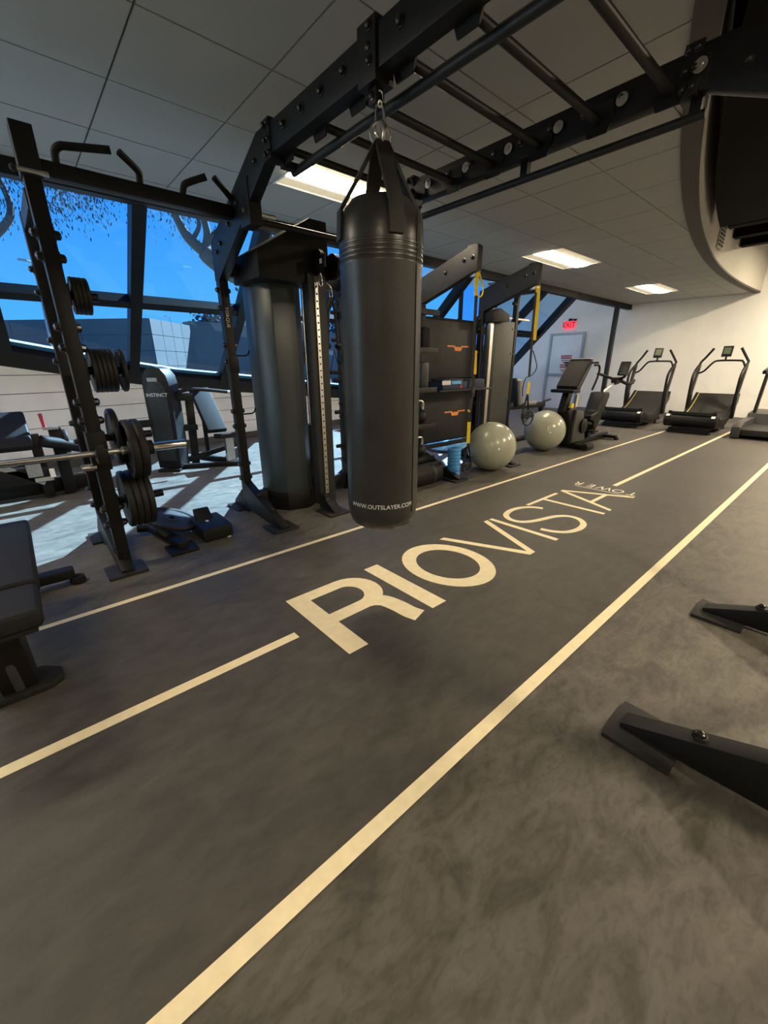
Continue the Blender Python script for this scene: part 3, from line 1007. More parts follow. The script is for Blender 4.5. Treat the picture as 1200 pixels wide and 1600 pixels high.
# things on the bay's shelf
bx_ = thing('fabric_box', 'navy fabric box with white tag on the storage bay shelf', 'box', (3.80, 3.2, .945))
MB().bb(3.62, 4.06, 3.13, 3.38, .945, 1.03).build('box_body', NAVY, bx_, bevel=.015)
MB().bb(3.60, 3.74, 3.12, 3.13, 1.0, 1.045).build('tag', PRINT, bx_)
MB().bb(3.76, 3.93, 3.119, 3.13, 1.005, 1.04).build('tag', BLUE2, bx_)
MB().lathe((3.93, 3.128, .975), [(.022, 0), (.022, .004)], (0, -1, 0), 14).build('badge', REDPRINT, bx_)
single(MB().prism([(4.09, .945), (4.13, 1.05), (4.40, 1.05), (4.42, .945)], 'xz', 3.14, 3.38), 'step_riser', NAVY, 'dark step block at the right end of the bay shelf', 'block', bevel=.012)
single(MB().bb(3.66, 4.02, 3.16, 3.34, 1.031, 1.06), 'folded_mat', NAVY, 'folded dark mat lying on the navy box', 'mat', bevel=.01)

# ------------------------------------------------------------------ second tower and end post of the rig
tw = thing('cable_tower', 'grey shrouded cable tower right of the orange-marked panels', 'cable machine', (4.95, 3.35, 0))
MB().bb(4.80, 5.21, 3.30, 3.42, .05, 1.74).build('shroud', mat('grey shroud', (.045, .043, .040), .45, .1, .05), tw, bevel=.01)
MB().bb(4.62, 4.68, 3.26, 3.33, .05, 1.72).build('guide_rail', STEEL, tw, bevel=.004)
MB().bb(4.72, 4.80, 3.30, 3.42, .02, 1.78).build('column', BLACK, tw, bevel=.004)
MB().prism([(4.58, 1.70), (4.58, 1.82), (4.72, 1.86), (4.92, 1.80), (4.92, 1.72)], 'xz', 3.20, 3.42).build('top_cap', BLACK, tw, bevel=.006)
MB().bb(4.60, 5.21, 3.22, 3.45, 0, .05).build('base', BLACK, tw, bevel=.004)
pst = thing('peg_post', 'tall slim black post with storage pegs at the rig end', 'post', (5.33, 3.38, 0))
MB().bb(5.30, 5.36, 3.35, 3.41, 0, 2.14).build('post', BLACK, pst, bevel=.004)
for z in (1.96, 1.65, 1.35, 1.04, .75):
    pg = MB().cyl((5.31, 3.36, z), (5.17, 3.32, z), .011, 8).build('peg', DARK, pst)
    MB().cyl((5.175, 3.321, z), (5.155, 3.316, z), .022, 10).build('peg_cap', RUBBER, pg)
MB().bb(5.26, 5.40, 3.1, 3.45, 2.08, 2.16).build('post_head', BLACK, pst, bevel=.004)
MB().bb(5.10, 5.70, 3.38, 3.42, 1.785, 1.805).build('cross_bar', STEEL, pst)
MB().bb(5.22, 5.44, 3.1, 3.5, 0, .02).build('foot_plate', GREY_STEEL, pst)

# ------------------------------------------------------------------ near cable tower
ct = thing('cable_tower', 'tall smoked-shroud cable tower left of the punching bag', 'cable machine', (1.75, 3.2, 0))
fp = [(1.53, 3.42), (1.545, 3.24), (1.62, 3.125), (1.80, 3.085), (1.875, 3.14), (1.885, 3.42)]
MB().prism(fp, 'xy', .16, 1.82).build('shroud', SHROUD, ct, bevel=.006)
fp2 = [(1.525, 3.43), (1.54, 3.235), (1.615, 3.115), (1.805, 3.075), (1.885, 3.13), (1.895, 3.43)]
MB().prism(fp2, 'xy', 0, .165).build('skirt', BLACK, ct, bevel=.006)
cm = MB().bb(1.845, 2.005, 2.955, 3.05, .04, 1.86).build('column', GREY_STEEL, ct, bevel=.006)
MB().bb(1.892, 1.925, 2.942, 2.956, .06, 1.80).build('guide_rail', STEEL, cm, bevel=.002)
hl = MB()
for i in range(34):
    hl.lathe((1.9085, 2.941, .12 + i * .05), [(.007, 0), (.007, .0012)], (0, -1, 0), 8)
hl.build('rail_holes', DARK, cm, kind='stuff')
cap = [(1.47, 1.79), (1.47, 1.96), (1.86, 2.19), (1.90, 2.215), (2.05, 2.215), (2.06, 1.83), (1.90, 1.79)]
MB().prism(cap, 'xz', 2.98, 3.42).build('top_cap', DARK, ct, bevel=.01)
for x, z, r in ((1.925, 1.93, .085), (2.06, 1.915, .09)):
    pw = MB().lathe((x - .012, 2.935, z), [(r, 0), (r, .006), (r - .012, .012), (r, .018), (r, .024)], 'x', 24).build('pulley', BLACK, ct)
    MB().lathe((x - .016, 2.935, z), [(.02, 0), (.02, .034)], 'x', 12).build('axle', BOLT, pw)
MB().bb(1.895, 1.91, 2.80, 2.98, 1.88, 1.96).build('pulley_cheek', BLACK, ct, bevel=.004)
MB().bb(1.893, 1.8945, 2.83, 2.86, 1.905, 1.935).build('pulley_label', PRINT, ct)
def carabiner(c, h, w, r=.0045, ax=(1, 0, 0)):
    c = Vector(c)
    A = Vector(ax)
    pts = []
    for i in range(16):
        t = 2 * PI * i / 16
        rr = w / 2 * (1.0 if math.sin(t) < 0 else .72)
        pts.append(c + A * (rr * math.cos(t)) + Vector((0, 0, h / 2 * math.sin(t))))
    return MB().tube(pts, r, 6, closed=True)
carabiner((1.92, 2.90, 1.81), .085, .035).build('carabiner', CHROME, ct)
MB().cyl((1.93, 2.92, 1.86), (1.92, 2.90, 1.85), .005, 6).build('cable', DARK, ct)
ws = ct
for i in range(22):
    inst('stack_plate', lambda: MB().bb(-.045, .045, -.03, .03, 0, .019), IRON, 'stack_plate', ws, (1.915, 3.2, .22 + i * .0225))
MB().cyl((1.93, 3.2, .18), (1.93, 3.2, 1.8), .006, 8).build('guide_rod', CHROME, ws)
MB().bb(1.85, 1.98, 3.15, 3.25, .0, .22).build('stack_base', BLACK, ws)
MB().bb(1.775, 1.985, 2.71, 2.94, 0, .018).build('foot_plate', GREY_STEEL, ct, bevel=.004)
MB().prism([(2.73, .018), (2.76, .04), (2.97, .16), (2.97, .018)], 'yz', 1.84, 1.925).build('foot_gusset', BLACK, ct, bevel=.004)
MB().lathe((1.85, 2.92, .09), [(.05, 0), (.05, .03)], 'x', 18).build('pulley', BLACK, ct)
# rope and stirrup handle hanging on the tower's far side
rp = thing('tricep_rope', 'black braided cable rope with ball ends hanging beside the bag', 'rope handle', (2.22, 3.2, 1.35))
for dx, zb in ((-.045, 1.40), (.045, 1.40)):
    pts = [(2.215 + dx * t, 3.2, 1.745 + (zb - 1.745) * t) for t in [i / 10 for i in range(11)]]
    MB().tube(catmull([(2.215, 3.2, 1.75), (2.215 + dx * .7, 3.2, 1.66), (2.215 + dx, 3.2, 1.5), (2.215 + dx * 1.2, 3.2, zb)], 6), .013, 8).build('rope', WEB, rp)
    MB().sphere((2.215 + dx * 1.22, 3.2, zb - .03), .032, 14, (1, 1, .85)).build('ball_end', RUBBER, rp)
carabiner((2.215, 3.2, 1.79), .085, .035).build('carabiner', CHROME, rp)
MB().tube([(2.215, 3.2, 1.83), (2.215, 3.25, 1.86), (2.215, 3.345, 1.86)], .008, 8).build('hook', BLACK, rp)
hd = thing('stirrup_handle', 'black triangular stirrup handle below the cable rope', 'handle', (2.23, 3.2, 1.15))
MB().tube([(2.175, 3.2, 1.15), (2.225, 3.2, 1.33), (2.285, 3.2, 1.15)], .007, 8).build('frame', WEB, hd)
MB().cyl((2.17, 3.2, 1.15), (2.29, 3.2, 1.15), .016, 12).build('grip', RUBBER, hd)
MB().tube([(2.225, 3.2, 1.33), (2.27, 3.27, 1.36), (2.33, 3.345, 1.36)], .006, 8).build('strap', WEB, hd)

# ------------------------------------------------------------------ punching bag
BX, BY, BR = 1.36, 1.565, .182
bag = thing('punching_bag', 'long black vinyl punching bag hanging over the track', 'punching bag', (BX, BY, .40))
prof = [(0, .40), (.09, .402), (.135, .41), (.162, .43), (.176, .465), (BR, .52), (BR, 1.60), (BR + .003, 1.61), (BR + .003, 1.615), (BR, 1.62), (BR, 1.71), (BR - .006, 1.77), (BR - .020, 1.815), (BR - .05, 1.85), (.08, 1.868), (0, 1.872)]
bb_ = MB().lathe((BX, BY, 0), prof, 'z', 56).build('bag_body', LEATHER, bag)
for z in (1.625, 1.642, 1.659, 1.676):
    MB().lathe((BX, BY, 0), [(BR - .001, z), (BR + .002, z + .003), (BR + .002, z + .010), (BR - .001, z + .013)], 'z', 56).build('stitch_band', LEATHER, bb_)
# vertical seam and bottom collar seam
sa = math.atan2(-BY, -BX)
MB().tube([(BX + (BR + .001) * math.cos(sa + .95), BY + (BR + .001) * math.sin(sa + .95), z) for z in (.5, 1.0, 1.4, 1.79)], .0025, 6).build('seam', DARK, bb_)
def bagmap(a, b):
    th = sa - .03 + a / BR
    return (BX + (BR + .0012) * math.cos(th), BY + (BR + .0012) * math.sin(th), .546 + b)
flat_build(text_mb('WWW.OUTSLAYER.COM', .0305, bagmap, space=1.0), 'bag_lettering', PRINT, bb_)
top = Vector((BX, BY, 2.035))
for i in range(4):
    an = sa + .35 + i * PI / 2
    o_ = Vector((math.cos(an), math.sin(an), 0))
    tg = Vector((-math.sin(an), math.cos(an), 0))
    pts = [Vector((BX, BY, 0)) + o_ * (BR + .003) + Vector((0, 0, 1.70)), Vector((BX, BY, 0)) + o_ * (BR - .004) + Vector((0, 0, 1.80)), top + o_ * .022 + Vector((0, 0, .02))]
    st_ = MB()
    a, b_, c_ = pts
    st_.ribbon([a, b_ + Vector((0, 0, .01)), b_ + (c_ - b_) * .5, c_], .060, .014, tg)
    st_.build('strap', WEB, bag)
for i in range(2):
    an = sa + .35 + i * PI / 2
    ax = Vector((math.cos(an), math.sin(an), 0))
    MB().tube([top + Vector((0, 0, .05)) + ax * (.042 * math.cos(t)) + Vector((0, 0, .042 * math.sin(t))) for t in [2 * PI * k / 20 for k in range(20)]], .0055, 8, closed=True).build('ring', STEEL, bag)
ca = Vector((math.cos(sa + PI / 2), math.sin(sa + PI / 2), 0))
carabiner((BX, BY, 2.135), .12, .045, .006, ca).build('carabiner', CHROME, bag)
MB().tube([Vector((BX, BY, 2.20)) + ca * (.014 * math.cos(t)) + Vector((0, 0, .025 * math.sin(t))) for t in [2 * PI * k / 14 for k in range(14)]], .005, 6, closed=True).build('swivel_link', CHROME, bag)

# ------------------------------------------------------------------ suspension trainers
def loopy(c, w, h, r, mb):
    c = Vector(c)
    return mb.tube([c + Vector((w / 2 * math.cos(t), 0, h / 2 * math.sin(t))) for t in [2 * PI * i / 20 for i in range(20)]], r, 6, closed=True)
wd = (math.cos(.6), -math.sin(.6), 0)
def strap_handle(x, y, z, t, n):
    MB().ribbon([(x, y, z), (x - .055, y, z - .16), (x - .075, y, z - .24)], .022, .003, (0, 1, 0)).build('handle_strap', WEB, t)
    MB().ribbon([(x, y, z), (x + .045, y, z - .16), (x + .07, y, z - .24)], .022, .003, (0, 1, 0)).build('handle_strap', WEB, t)
    MB().tube(catmull([(x - .075, y, z - .22), (x - .06, y, z - .285), (x, y, z - .315), (x + .06, y, z - .285), (x + .072, y, z - .22)], 4), .012, 8).build('foot_loop', WEB, t)
    MB().cyl((x - .07, y, z - .235), (x + .068, y, z - .235), .016, 12).build('grip', RUBBER, t)
t1 = thing('suspension_trainer', 'yellow and black suspension strap nearest the bag reaching the floor', 'suspension strap', (3.5, 2.65, .15), 'suspension straps on the rig arms')
Yk = 2.65
MB().ribbon([(3.50, Yk, 2.03), (3.475, Yk, 1.94), (3.48, Yk, 1.82)], .034, .003, wd).build('anchor_strap', YELLOW, t1)
MB().tube(catmull([(3.505, Yk, 2.03), (3.545, Yk, 1.96), (3.585, Yk, 1.89), (3.57, Yk, 1.83), (3.52, Yk, 1.815), (3.485, Yk, 1.85)], 4), .007, 6).build('anchor_loop', YELLOW, t1)
MB().ribbon([(3.485, Yk, 1.82), (3.487, Yk, 1.70), (3.49, Yk, 1.5), (3.50, Yk, 1.32), (3.50, Yk, 1.1)], .030, .004, wd).build('main_strap', WEB, t1)
MB().ribbon([(3.515, Yk - .01, 1.34), (3.53, Yk - .01, 1.12)], .032, .004, wd).build('pull_tab', YELLOW, t1)
MB().ribbon([(3.52, Yk, 1.12), (3.525, Yk, .98), (3.515, Yk, .86), (3.49, Yk, .76)], .034, .005, wd).build('main_strap', WEB, t1)
MB().ribbon([(3.47, Yk, .775), (3.49, Yk, .76), (3.495, Yk, .74)], .02, .004, wd).build('pull_tab', YELLOW, t1)
MB().bb(3.50, 3.55, Yk - .012, Yk + .006, .90, 1.0).build('buckle', BOLT, t1, bevel=.003)
MB().ribbon([(3.49, Yk, .75), (3.50, Yk, .65)], .024, .004, wd).build('main_strap', WEB, t1)
MB().ribbon([(3.50, Yk, .65), (3.505, Yk, .43)], .036, .004, wd).build('pull_tab', YELLOW, t1)
strap_handle(3.51, Yk, .43, t1, 1)
x2 = XU[4]
t2 = thing('suspension_trainer', 'yellow and black suspension strap hanging in front of the door wall', 'suspension strap', (x2, 2.65, .55), 'suspension straps on the rig arms')
MB().ribbon([(x2, Yk, 2.02), (x2 + .02, Yk, 1.8), (x2 + .03, Yk, 1.47)], .048, .006, wd).build('anchor_strap', YELLOW, t2)
MB().ribbon([(x2 - .02, Yk + .01, 1.95), (x2 - .01, Yk + .01, 1.6), (x2 + .01, Yk + .01, 1.40), (x2 + .01, Yk, 1.08)], .026, .005, wd).build('main_strap', WEB, t2)
MB().tube(catmull([(x2 + .03, Yk, 1.36), (x2 + .10, Yk, 1.28), (x2 + .16, Yk, 1.18), (x2 + .10, Yk, 1.11), (x2 + .02, Yk, 1.08), (x2 - .06, Yk, 1.06), (x2 - .10, Yk, .96), (x2 - .09, Yk, .86)], 4), .006, 6).build('spare_loop', WEB, t2)
MB().ribbon([(x2 + .03, Yk, 1.02), (x2 + .02, Yk, .88)], .030, .004, wd).build('pull_tab', YELLOW, t2)
strap_handle(x2 + .02, Yk, .88, t2, 2)
MB().cyl((x2 - .06, Yk - .02, .615), (x2 + .16, Yk - .02, .625), .018, 12).build('grip', RUBBER, t2)
loopy((x2 + .05, Yk - .02, .60), .22, .17, .010, MB()).build('foot_loop', WEB, t2)

# ------------------------------------------------------------------ balls, roller, dome, sandbag
def ball(x, y, r, label):
    t = thing('exercise_ball', label, 'exercise ball', (x, y, 0), 'sage exercise balls by the rig')
    MB().sphere((x, y, r), r, 48).build('ball_skin', BALL, t)
    d = Vector((-x * .55, -y * 1.0, .25)).normalized()
    c = Vector((x, y, r)) + d * (r - .002)
    MB().lathe(c, [(.012, 0), (.012, .004), (.006, .006), (0, .006)], d, 12).build('valve', PRINT, t)
    return t
ball(4.19, 2.82, .287, 'sage green exercise ball in front of the grey cable tower')
b2 = ball(5.80, 3.01, .291, 'sage green exercise ball beside the exercise bike')
q0 = Vector((5.80, 3.01, .291))
pts = []
for i in range(6):
    d = Vector((-.80 + .035 * i, -.56 + .02 * i, .36 - .055 * i)).normalized()
    pts.append(q0 + d * .2925)
MB().tube(pts, .004, 6).build('printed_mark', PRINT, b2)
rl = thing('foam_roller', 'short blue ribbed foam roller standing by the strap handle', 'foam roller', (3.57, 2.88, 0))
MB().lathe((3.57, 2.88, 0), sum([[(.068, .335 * i / 9 + .004), (.074, .335 * i / 9 + .010), (.074, .335 * i / 9 + .030), (.068, .335 * i / 9 + .036)] for i in range(9)], [(.0, .001), (.06, .001)]) + [(.05, .335), (.045, .34)], 'z', 28).build('roller_body', BLUE, rl)
MB().lathe((3.57, 2.88, 0), [(.045, .34), (.045, .341)], 'z', 20).build('core', mat('dark core', (.02, .08, .25), .6), rl)
ds = thing('balance_dome', 'blue half dome balance trainer on the floor behind the panels', 'balance trainer', (4.85, 4.05, 0))
MB().lathe((4.85, 4.05, 0), [(.33, 0), (.335, .03), (.33, .045), (.30, .10), (.22, .16), (.10, .195), (0, .20)], 'z', 36).build('dome', BLUE2, ds)
MB().lathe((4.85, 4.05, 0), [(.34, .0), (.35, .02), (.34, .035)], 'z', 36).build('rim', NAVY, ds)
sb = thing('sandbag', 'black cylindrical sandbag lying on the floor right of the bag', 'sandbag', (3.1, 2.90, 0))
MB().lathe((2.66, 2.90, .115), [(0, 0), (.08, .005), (.112, .03), (.115, .06), (.115, .60), (.112, .63), (.08, .655), (0, .66)], 'x', 26).build('bag_body', VINYL, sb)
for x in (2.85, 3.15):
    MB().lathe((x, 2.90, .115), [(.1165, 0), (.1175, .004), (.1175, .036), (.1165, .04)], 'x', 26).build('band', WEB, sb)
MB().tube(catmull([(3.17, 2.85, .22), (3.26, 2.83, .24), (3.32, 2.85, .19), (3.345, 2.88, .10), (3.35, 2.90, .03)], 5), .012, 8).build('carry_strap', WEB, sb)

# ================================================================== WEIGHTS ON THE RACK
HY = 2.90
horns = {'top': 1.56, 'upper': 1.185, 'middle': .812, 'lowest': .425}
for k, z in horns.items():
    L_ = {'top': .14, 'upper': .20, 'middle': .27, 'lowest': .27}[k]
    h_ = MB().cyl((FX + .03, HY, z), (FX + .03 + L_, HY, z), .022, 14).build('weight_horn', BLACK, rig)
    MB().bb(FX + .03, FX + .045, HY - .05, HY + .05, z - .05, z + .05).build('horn_flange', BLACK, h_, bevel=.004)

def plate(x, y, z, r, t, label, group, hole=.026, ax='x', rim=.85):
    p_ = thing('weight_plate', label, 'weight plate', (x, y, z - r), group)
    h = t / 2
    prof = [(hole, -h * .8), (r * .30, -h * .8), (r * .34, -h * .45), (r * rim * .93, -h * .45), (r * rim, -h), (r * .97, -h), (r, -h * .6), (r, h * .6), (r * .97, h), (r * rim, h), (r * rim * .93, h * .45), (r * .34, h * .45), (r * .30, h * .8), (hole, h * .8)]
    MB().lathe((x, y, z), prof, ax, 36, closed=True).build('plate_disc', IRON, p_)
    MB().lathe((x, y, z), [(hole * .9, -h * .82), (hole * 1.15, -h * .84), (hole * 1.15, h * .84), (hole * .9, h * .82)], ax, 18, closed=True).build('hub_ring', BOLT, p_)
    return p_
ORD = ['innermost', 'second', 'third', 'fourth', 'fifth', 'outermost']
for i in range(4):
    plate(.362 + i * .0195, HY, 1.56, .090, .018, ORD[i if i < 3 else 5] + ' of four small plates on the top weight horn', 'plates on the top horn', .021)
for i in range(5):
    plate(.372 + i * .0225, HY, 1.185, .118, .021, ORD[i] + ' plate of the tight stack on the upper weight horn', 'plates on the upper horn')
plate(.512, HY, 1.185, .118, .021, 'loose end plate on the upper weight horn apart from its stack', 'plates on the upper horn')
plate(.405, HY, .812, .165, .034, 'single large plate on the horn behind the barbell', 'large plates on the rack')
for i in range(4):
    plate(.392 + i * .036, HY, .425, .178, .034, ORD[i if i < 3 else 5] + ' of four large plates on the lowest weight horn', 'plates on the lowest horn')
# barbell
BBY, BBZ = 2.75, .752
br = thing('barbell', 'long steel barbell resting on the rack hook', 'barbell', (-.35, BBY, BBZ))
MB().cyl((-1.12, BBY, BBZ), (.415, BBY, BBZ), .0145, 16).build('shaft', STEEL, br)
MB().cyl((.20, BBY, BBZ), (.385, BBY, BBZ), .0155, 16).build('knurled_grip', STEEL, br)
MB().lathe((0, BBY, BBZ), [(.0145, .395), (.031, .397), (.031, .420), (.025, .422), (.025, .745), (.022, .750), (0, .750)], 'x', 20).build('sleeve', CHROME, br)
MB().lathe((0, BBY, BBZ), [(.0145, -1.10), (.031, -1.102), (.031, -1.125), (.025, -1.127), (.025, -1.45), (0, -1.452)], 'x', 20).build('sleeve', CHROME, br)
MB().lathe((0, BBY, BBZ), [(.026, .525), (.042, .527), (.042, .562), (.026, .564)], 'x', 18).build('collar', RUBBER, br)
plate(.445, BBY, BBZ, .170, .040, 'inner large plate loaded on the barbell sleeve', 'plates on the barbell', .0265)
plate(.489, BBY, BBZ, .170, .040, 'outer large plate loaded on the barbell sleeve', 'plates on the barbell', .0265)
# the far rack post that carries the other end of the bar
rk = thing('rack_stand', 'black rack post carrying the far end of the barbell', 'rack', (-.95, 2.85, 0))
MB().bb(-.99, -.92, 2.816, 2.884, 0, 2.2).build('rack_post', BLACK, rk, bevel=.004)
MB().prism([(2.816, .70), (2.69, .70), (2.69, .78), (2.715, .78), (2.72, .725), (2.79, .725), (2.816, .84)], 'yz', -.98, -.93).build('bar_hook', BLACK, rk, bevel=.003)
MB().bb(-1.06, -.85, 2.69, 3.2, 0, .018).build('foot_plate', GREY_STEEL, rk, bevel=.004)

# ------------------------------------------------------------------ loose things by the rack foot
lm = thing('floor_bracket', 'low black bar bracket on the floor beside the rack foot', 'bracket', (.68, 3.05, 0))
MB().bb(.56, .74, 2.80, 2.98, 0, .022).build('foot_plate', BLACK, lm, bevel=.004)
MB().beam((.66, 2.86, .04), (.56, 3.36, .06), .07, .05).build('tube', BLACK, lm, bevel=.005)
MB().cyl((.48, 3.37, .055), (.66, 3.30, .055), .028, 14).build('cross_tube', BLACK, lm)
MB().cyl((.60, 3.05, .06), (.56, 3.08, .11), .03, 14).build('pivot', BLACK, lm)
pp = plate(0, 0, 0, .195, .03, 'dark plate lying tilted on the floor against the black box', 'loose plate', .026, 'z')
pp.location = (.69, 3.22, .125)
for ch in pp.children:
    ch.data.transform(Matrix.Translation((0, 0, -.195)))
pp.rotation_mode = 'QUATERNION'
pp.rotation_quaternion = Vector((0, 0, 1)).rotation_difference(Vector((.302, -.158, .94)))
bxs = thing('slant_box', 'low black box with raised wedge on the floor by the tilted plate', 'box', (.88, 3.02, 0))
MB().prism([(2.87, .018), (2.87, .105), (3.02, .118), (3.18, .118), (3.18, .018)], 'yz', .80, 1.01).build('box_body', BLACK, bxs, bevel=.005)
MB().prism([(3.05, .118), (3.14, .185), (3.16, .185), (3.16, .118)], 'yz', .83, .94).build('ramp', BLACK, bxs, bevel=.004)
MB().bb(.87, .89, 3.0, 3.03, .119, .121).build('sticker', PRINT, bxs)
for x, y in ((.83, 2.90), (.985, 2.90), (.83, 3.15), (.985, 3.15)):
    MB().lathe((x, y, 0), [(.014, 0), (.016, .02)], 'z', 10).build('rubber_foot', PRINT if x > .9 and y < 3 else RUBBER, bxs)

# ------------------------------------------------------------------ benches
bn = thing('weight_bench', 'black padded weight bench in the left foreground', 'bench', (-.23, 2.2, 0))
MB().bb(-.375, -.085, 1.87, 2.72, .40, .465).build('back_pad', VINYL, bn, bevel=.022, seg=3)
MB().bb(-.375, -.088, 1.60, 1.855, .395, .462).build('seat_pad', VINYL, bn, bevel=.026, seg=3)
MB().bb(-.35, -.11, 1.62, 2.70, .375, .40).build('pad_board', DARK, bn, bevel=.004)
MB().bb(-.27, -.19, 1.72, 2.85, .31, .375).build('spine', BLACK, bn, bevel=.008)
MB().prism([(1.74, .33), (1.95, .33), (1.97, .03), (1.86, .03)], 'yz', -.285, -.175).build('front_leg', BLACK, bn, bevel=.012)
MB().prism([(1.76, .30), (1.835, .30), (1.875, .04), (1.845, .04)], 'yz', -.245, -.215).build('leg_panel', GREYP, bn, bevel=.006)
fl = MB()
fl.prism([(-.36 + .0, 1.86), (-.33, 1.84), (-.14, 1.84), (-.10, 1.87), (-.10, 1.93), (-.16, 1.99), (-.30, 1.99), (-.36, 1.93)], 'xy', 0, .035)
fl.build('front_foot', RUBBER, bn, bevel=.01)
MB().bb(-.30, -.14, 1.725, 1.74, .325, .352).build('name_plate', GREYPRINT, bn, bevel=.004)
MB().bb(-.27, -.19, 2.78, 2.88, .05, .34).build('rear_leg', BLACK, bn, bevel=.008)
MB().beam((-.50, 2.84, .065), (.04, 2.84, .065), .075, .06).build('rear_foot_bar', BLACK, bn, bevel=.010)
for x in (-.51, .045):
    MB().lathe((x, 2.82, 0), [(.035, 0), (.042, .012), (.036, .04)], 'z', 16).build('rubber_foot', RUBBER, bn)

# selectorised chest machine: tower
sm = thing('weight_machine', 'tall rounded black weight-stack tower under the sloped window', 'weight machine', (1.33, 5.5, 0))
pr = [(-.13, .04), (-.15, .6), (-.15, 1.02), (-.13, 1.12), (-.08, 1.19), (0, 1.215), (.08, 1.19), (.13, 1.12), (.15, 1.02), (.15, .6), (.13, .04)]
rotm = Matrix.Rotation(math.radians(-38), 3, 'Z')
def rot_at(mb, c, R_):
    c = Vector(c)
    mb.v = [c + R_ @ (v - c) for v in mb.v]
    return mb
c0 = (1.33, 5.50, 0)
rot_at(MB().prism([(1.33 + a, b) for a, b in pr], 'xz', 5.38, 5.64), c0, rotm).build('tower_shell', BLACK, sm, bevel=.012)
rot_at(MB().prism([(1.33 + a * .72, .1 + b * .80) for a, b in pr], 'xz', 5.372, 5.382), c0, rotm).build('front_window', mat('clear guard', (.014, .015, .017), .25), sm)
rot_at(MB().bb(1.25, 1.36, 5.368, 5.373, 1.05, 1.09), c0, rotm).build('name_plate', GREYPRINT, sm)
flat_build(rot_at(text_mb('INSTINCT', .055, lambda a, b: (1.33 + a, 5.368, .90 + b)), c0, rotm), 'shell_lettering', PRINT, sm)
rot_at(MB().bb(1.20, 1.46, 5.33, 5.40, 0, .035).bb(1.20, 1.46, 5.60, 5.68, 0, .035), c0, rotm).build('base_foot', BLACK, sm, bevel=.005)
MB().bb(1.03, 1.17, 5.46, 5.56, .54, .62).build('arm_pad', VINYL, sm, bevel=.025, seg=3)
MB().bb(1.15, 1.28, 5.49, 5.53, .56, .60).build('arm_bar', BLACK, sm)
# incline seat and its frame, joined to the tower
MB().beam((1.62, 5.62, .0), (1.66, 5.62, .86), .06, .09).build('seat_mast', BLACK, sm, bevel=.006)
MB().beam((1.45, 5.60, .06), (2.30, 5.60, .22), .07, .06).build('frame_rail', BLACK, sm, bevel=.006)
MB().beam((1.42, 5.45, .03), (2.06, 5.14, .03), .06, .05).build('frame_foot', BLACK, sm, bevel=.006)
MB().beam((1.80, 5.95, .03), (2.08, 5.14, .03), .06, .05).build('frame_foot', BLACK, sm, bevel=.006)
bp_ = MB().box((1.865, 5.60, .68), (.25, .07, .70), Matrix.Rotation(math.radians(-44), 3, 'X'))
bp_.build('back_pad', VINYL, sm, bevel=.022, seg=3)
MB().box((1.95, 5.24, .385), (.28, .26, .06), Matrix.Rotation(math.radians(-6), 3, 'X')).build('seat_pad', VINYL, sm, bevel=.02, seg=3)
MB().beam((1.95, 5.24, .36), (1.95, 5.24, .0), .10, .06, (0, 1, 0)).build('seat_post', STEEL, sm)
MB().beam((1.82, 5.68, .66), (1.80, 5.62, .10), .05, .05).build('pad_strut', BLACK, sm, bevel=.004)
MB().tube(catmull([(1.45, 5.45, .86), (1.52, 5.42, .93), (1.70, 5.40, .95), (2.10, 5.38, .90)], 5), .022, 10).build('press_arm', BLACK, sm)
MB().cyl((2.06, 5.38, .905), (2.16, 5.38, .893), .024, 12).build('press_grip', STEEL, sm)
MB().bb(1.42, 1.68, 5.50, 5.62, .45, .52).build('link_bar', BLACK, sm, bevel=.006)
MB().bb(1.42, 1.66, 5.44, 5.60, .82, .90).build('link_bar', BLACK, sm, bevel=.006)

# plate-loaded machine at the far left
ml = thing('leg_machine', 'low black plate-loaded machine with padded backrest beneath the window', 'weight machine', (0, 5.15, 0))
MB().box((-.17, 5.08, .655), (.42, .08, .46), Matrix.Rotation(math.radians(-52), 3, 'X')).build('back_pad', VINYL, ml, bevel=.03, seg=3)
MB().bb(-.9, .10, 4.97, 5.07, .17, .32).build('base_rail', BLACK, ml, bevel=.008)
MB().bb(-.9, .42, 5.16, 5.28, .02, .16).build('base_rail', BLACK, ml, bevel=.008)
MB().bb(-.9, .30, 4.94, 5.0, .36, .42).build('side_rail', BLACK, ml, bevel=.006)
MB().bb(-.02, .12, 4.955, 4.968, .185, .225).build('name_plate', GREYPRINT, ml, bevel=.004)
MB().bb(.02, .10, 5.0, 5.1, .02, .62).build('strut', BLACK, ml, bevel=.006)
MB().bb(.18, .28, 5.05, 5.16, .02, .66).build('strut', BLACK, ml, bevel=.006)
MB().cyl((.10, 4.98, .56), (.45, 5.10, .44), .055, 18).build('roller_pad', VINYL, ml)
MB().bb(.14, .26, 5.02, 5.14, .65, .675).build('handle_plate', STEEL, ml, bevel=.003)
MB().cyl((.16, 5.06, .66), (.15, 5.04, .80), .016, 12).build('handle', REDPRINT, ml)
MB().bb(-.06, .05, 4.94, 4.97, .24, .36).build('bracket', STEEL, ml)
MB().bb(.10, .14, 4.93, 4.955, .22, .30).build('label_plate', PRINT, ml)
MB().beam((-.3, 4.99, .40), (.05, 4.99, .17), .04, .05).build('brace', STEEL, ml)
plate(.30, 5.12, .52, .115, .03, 'small plate on the low machine behind the barbell', 'machine plate', .026)

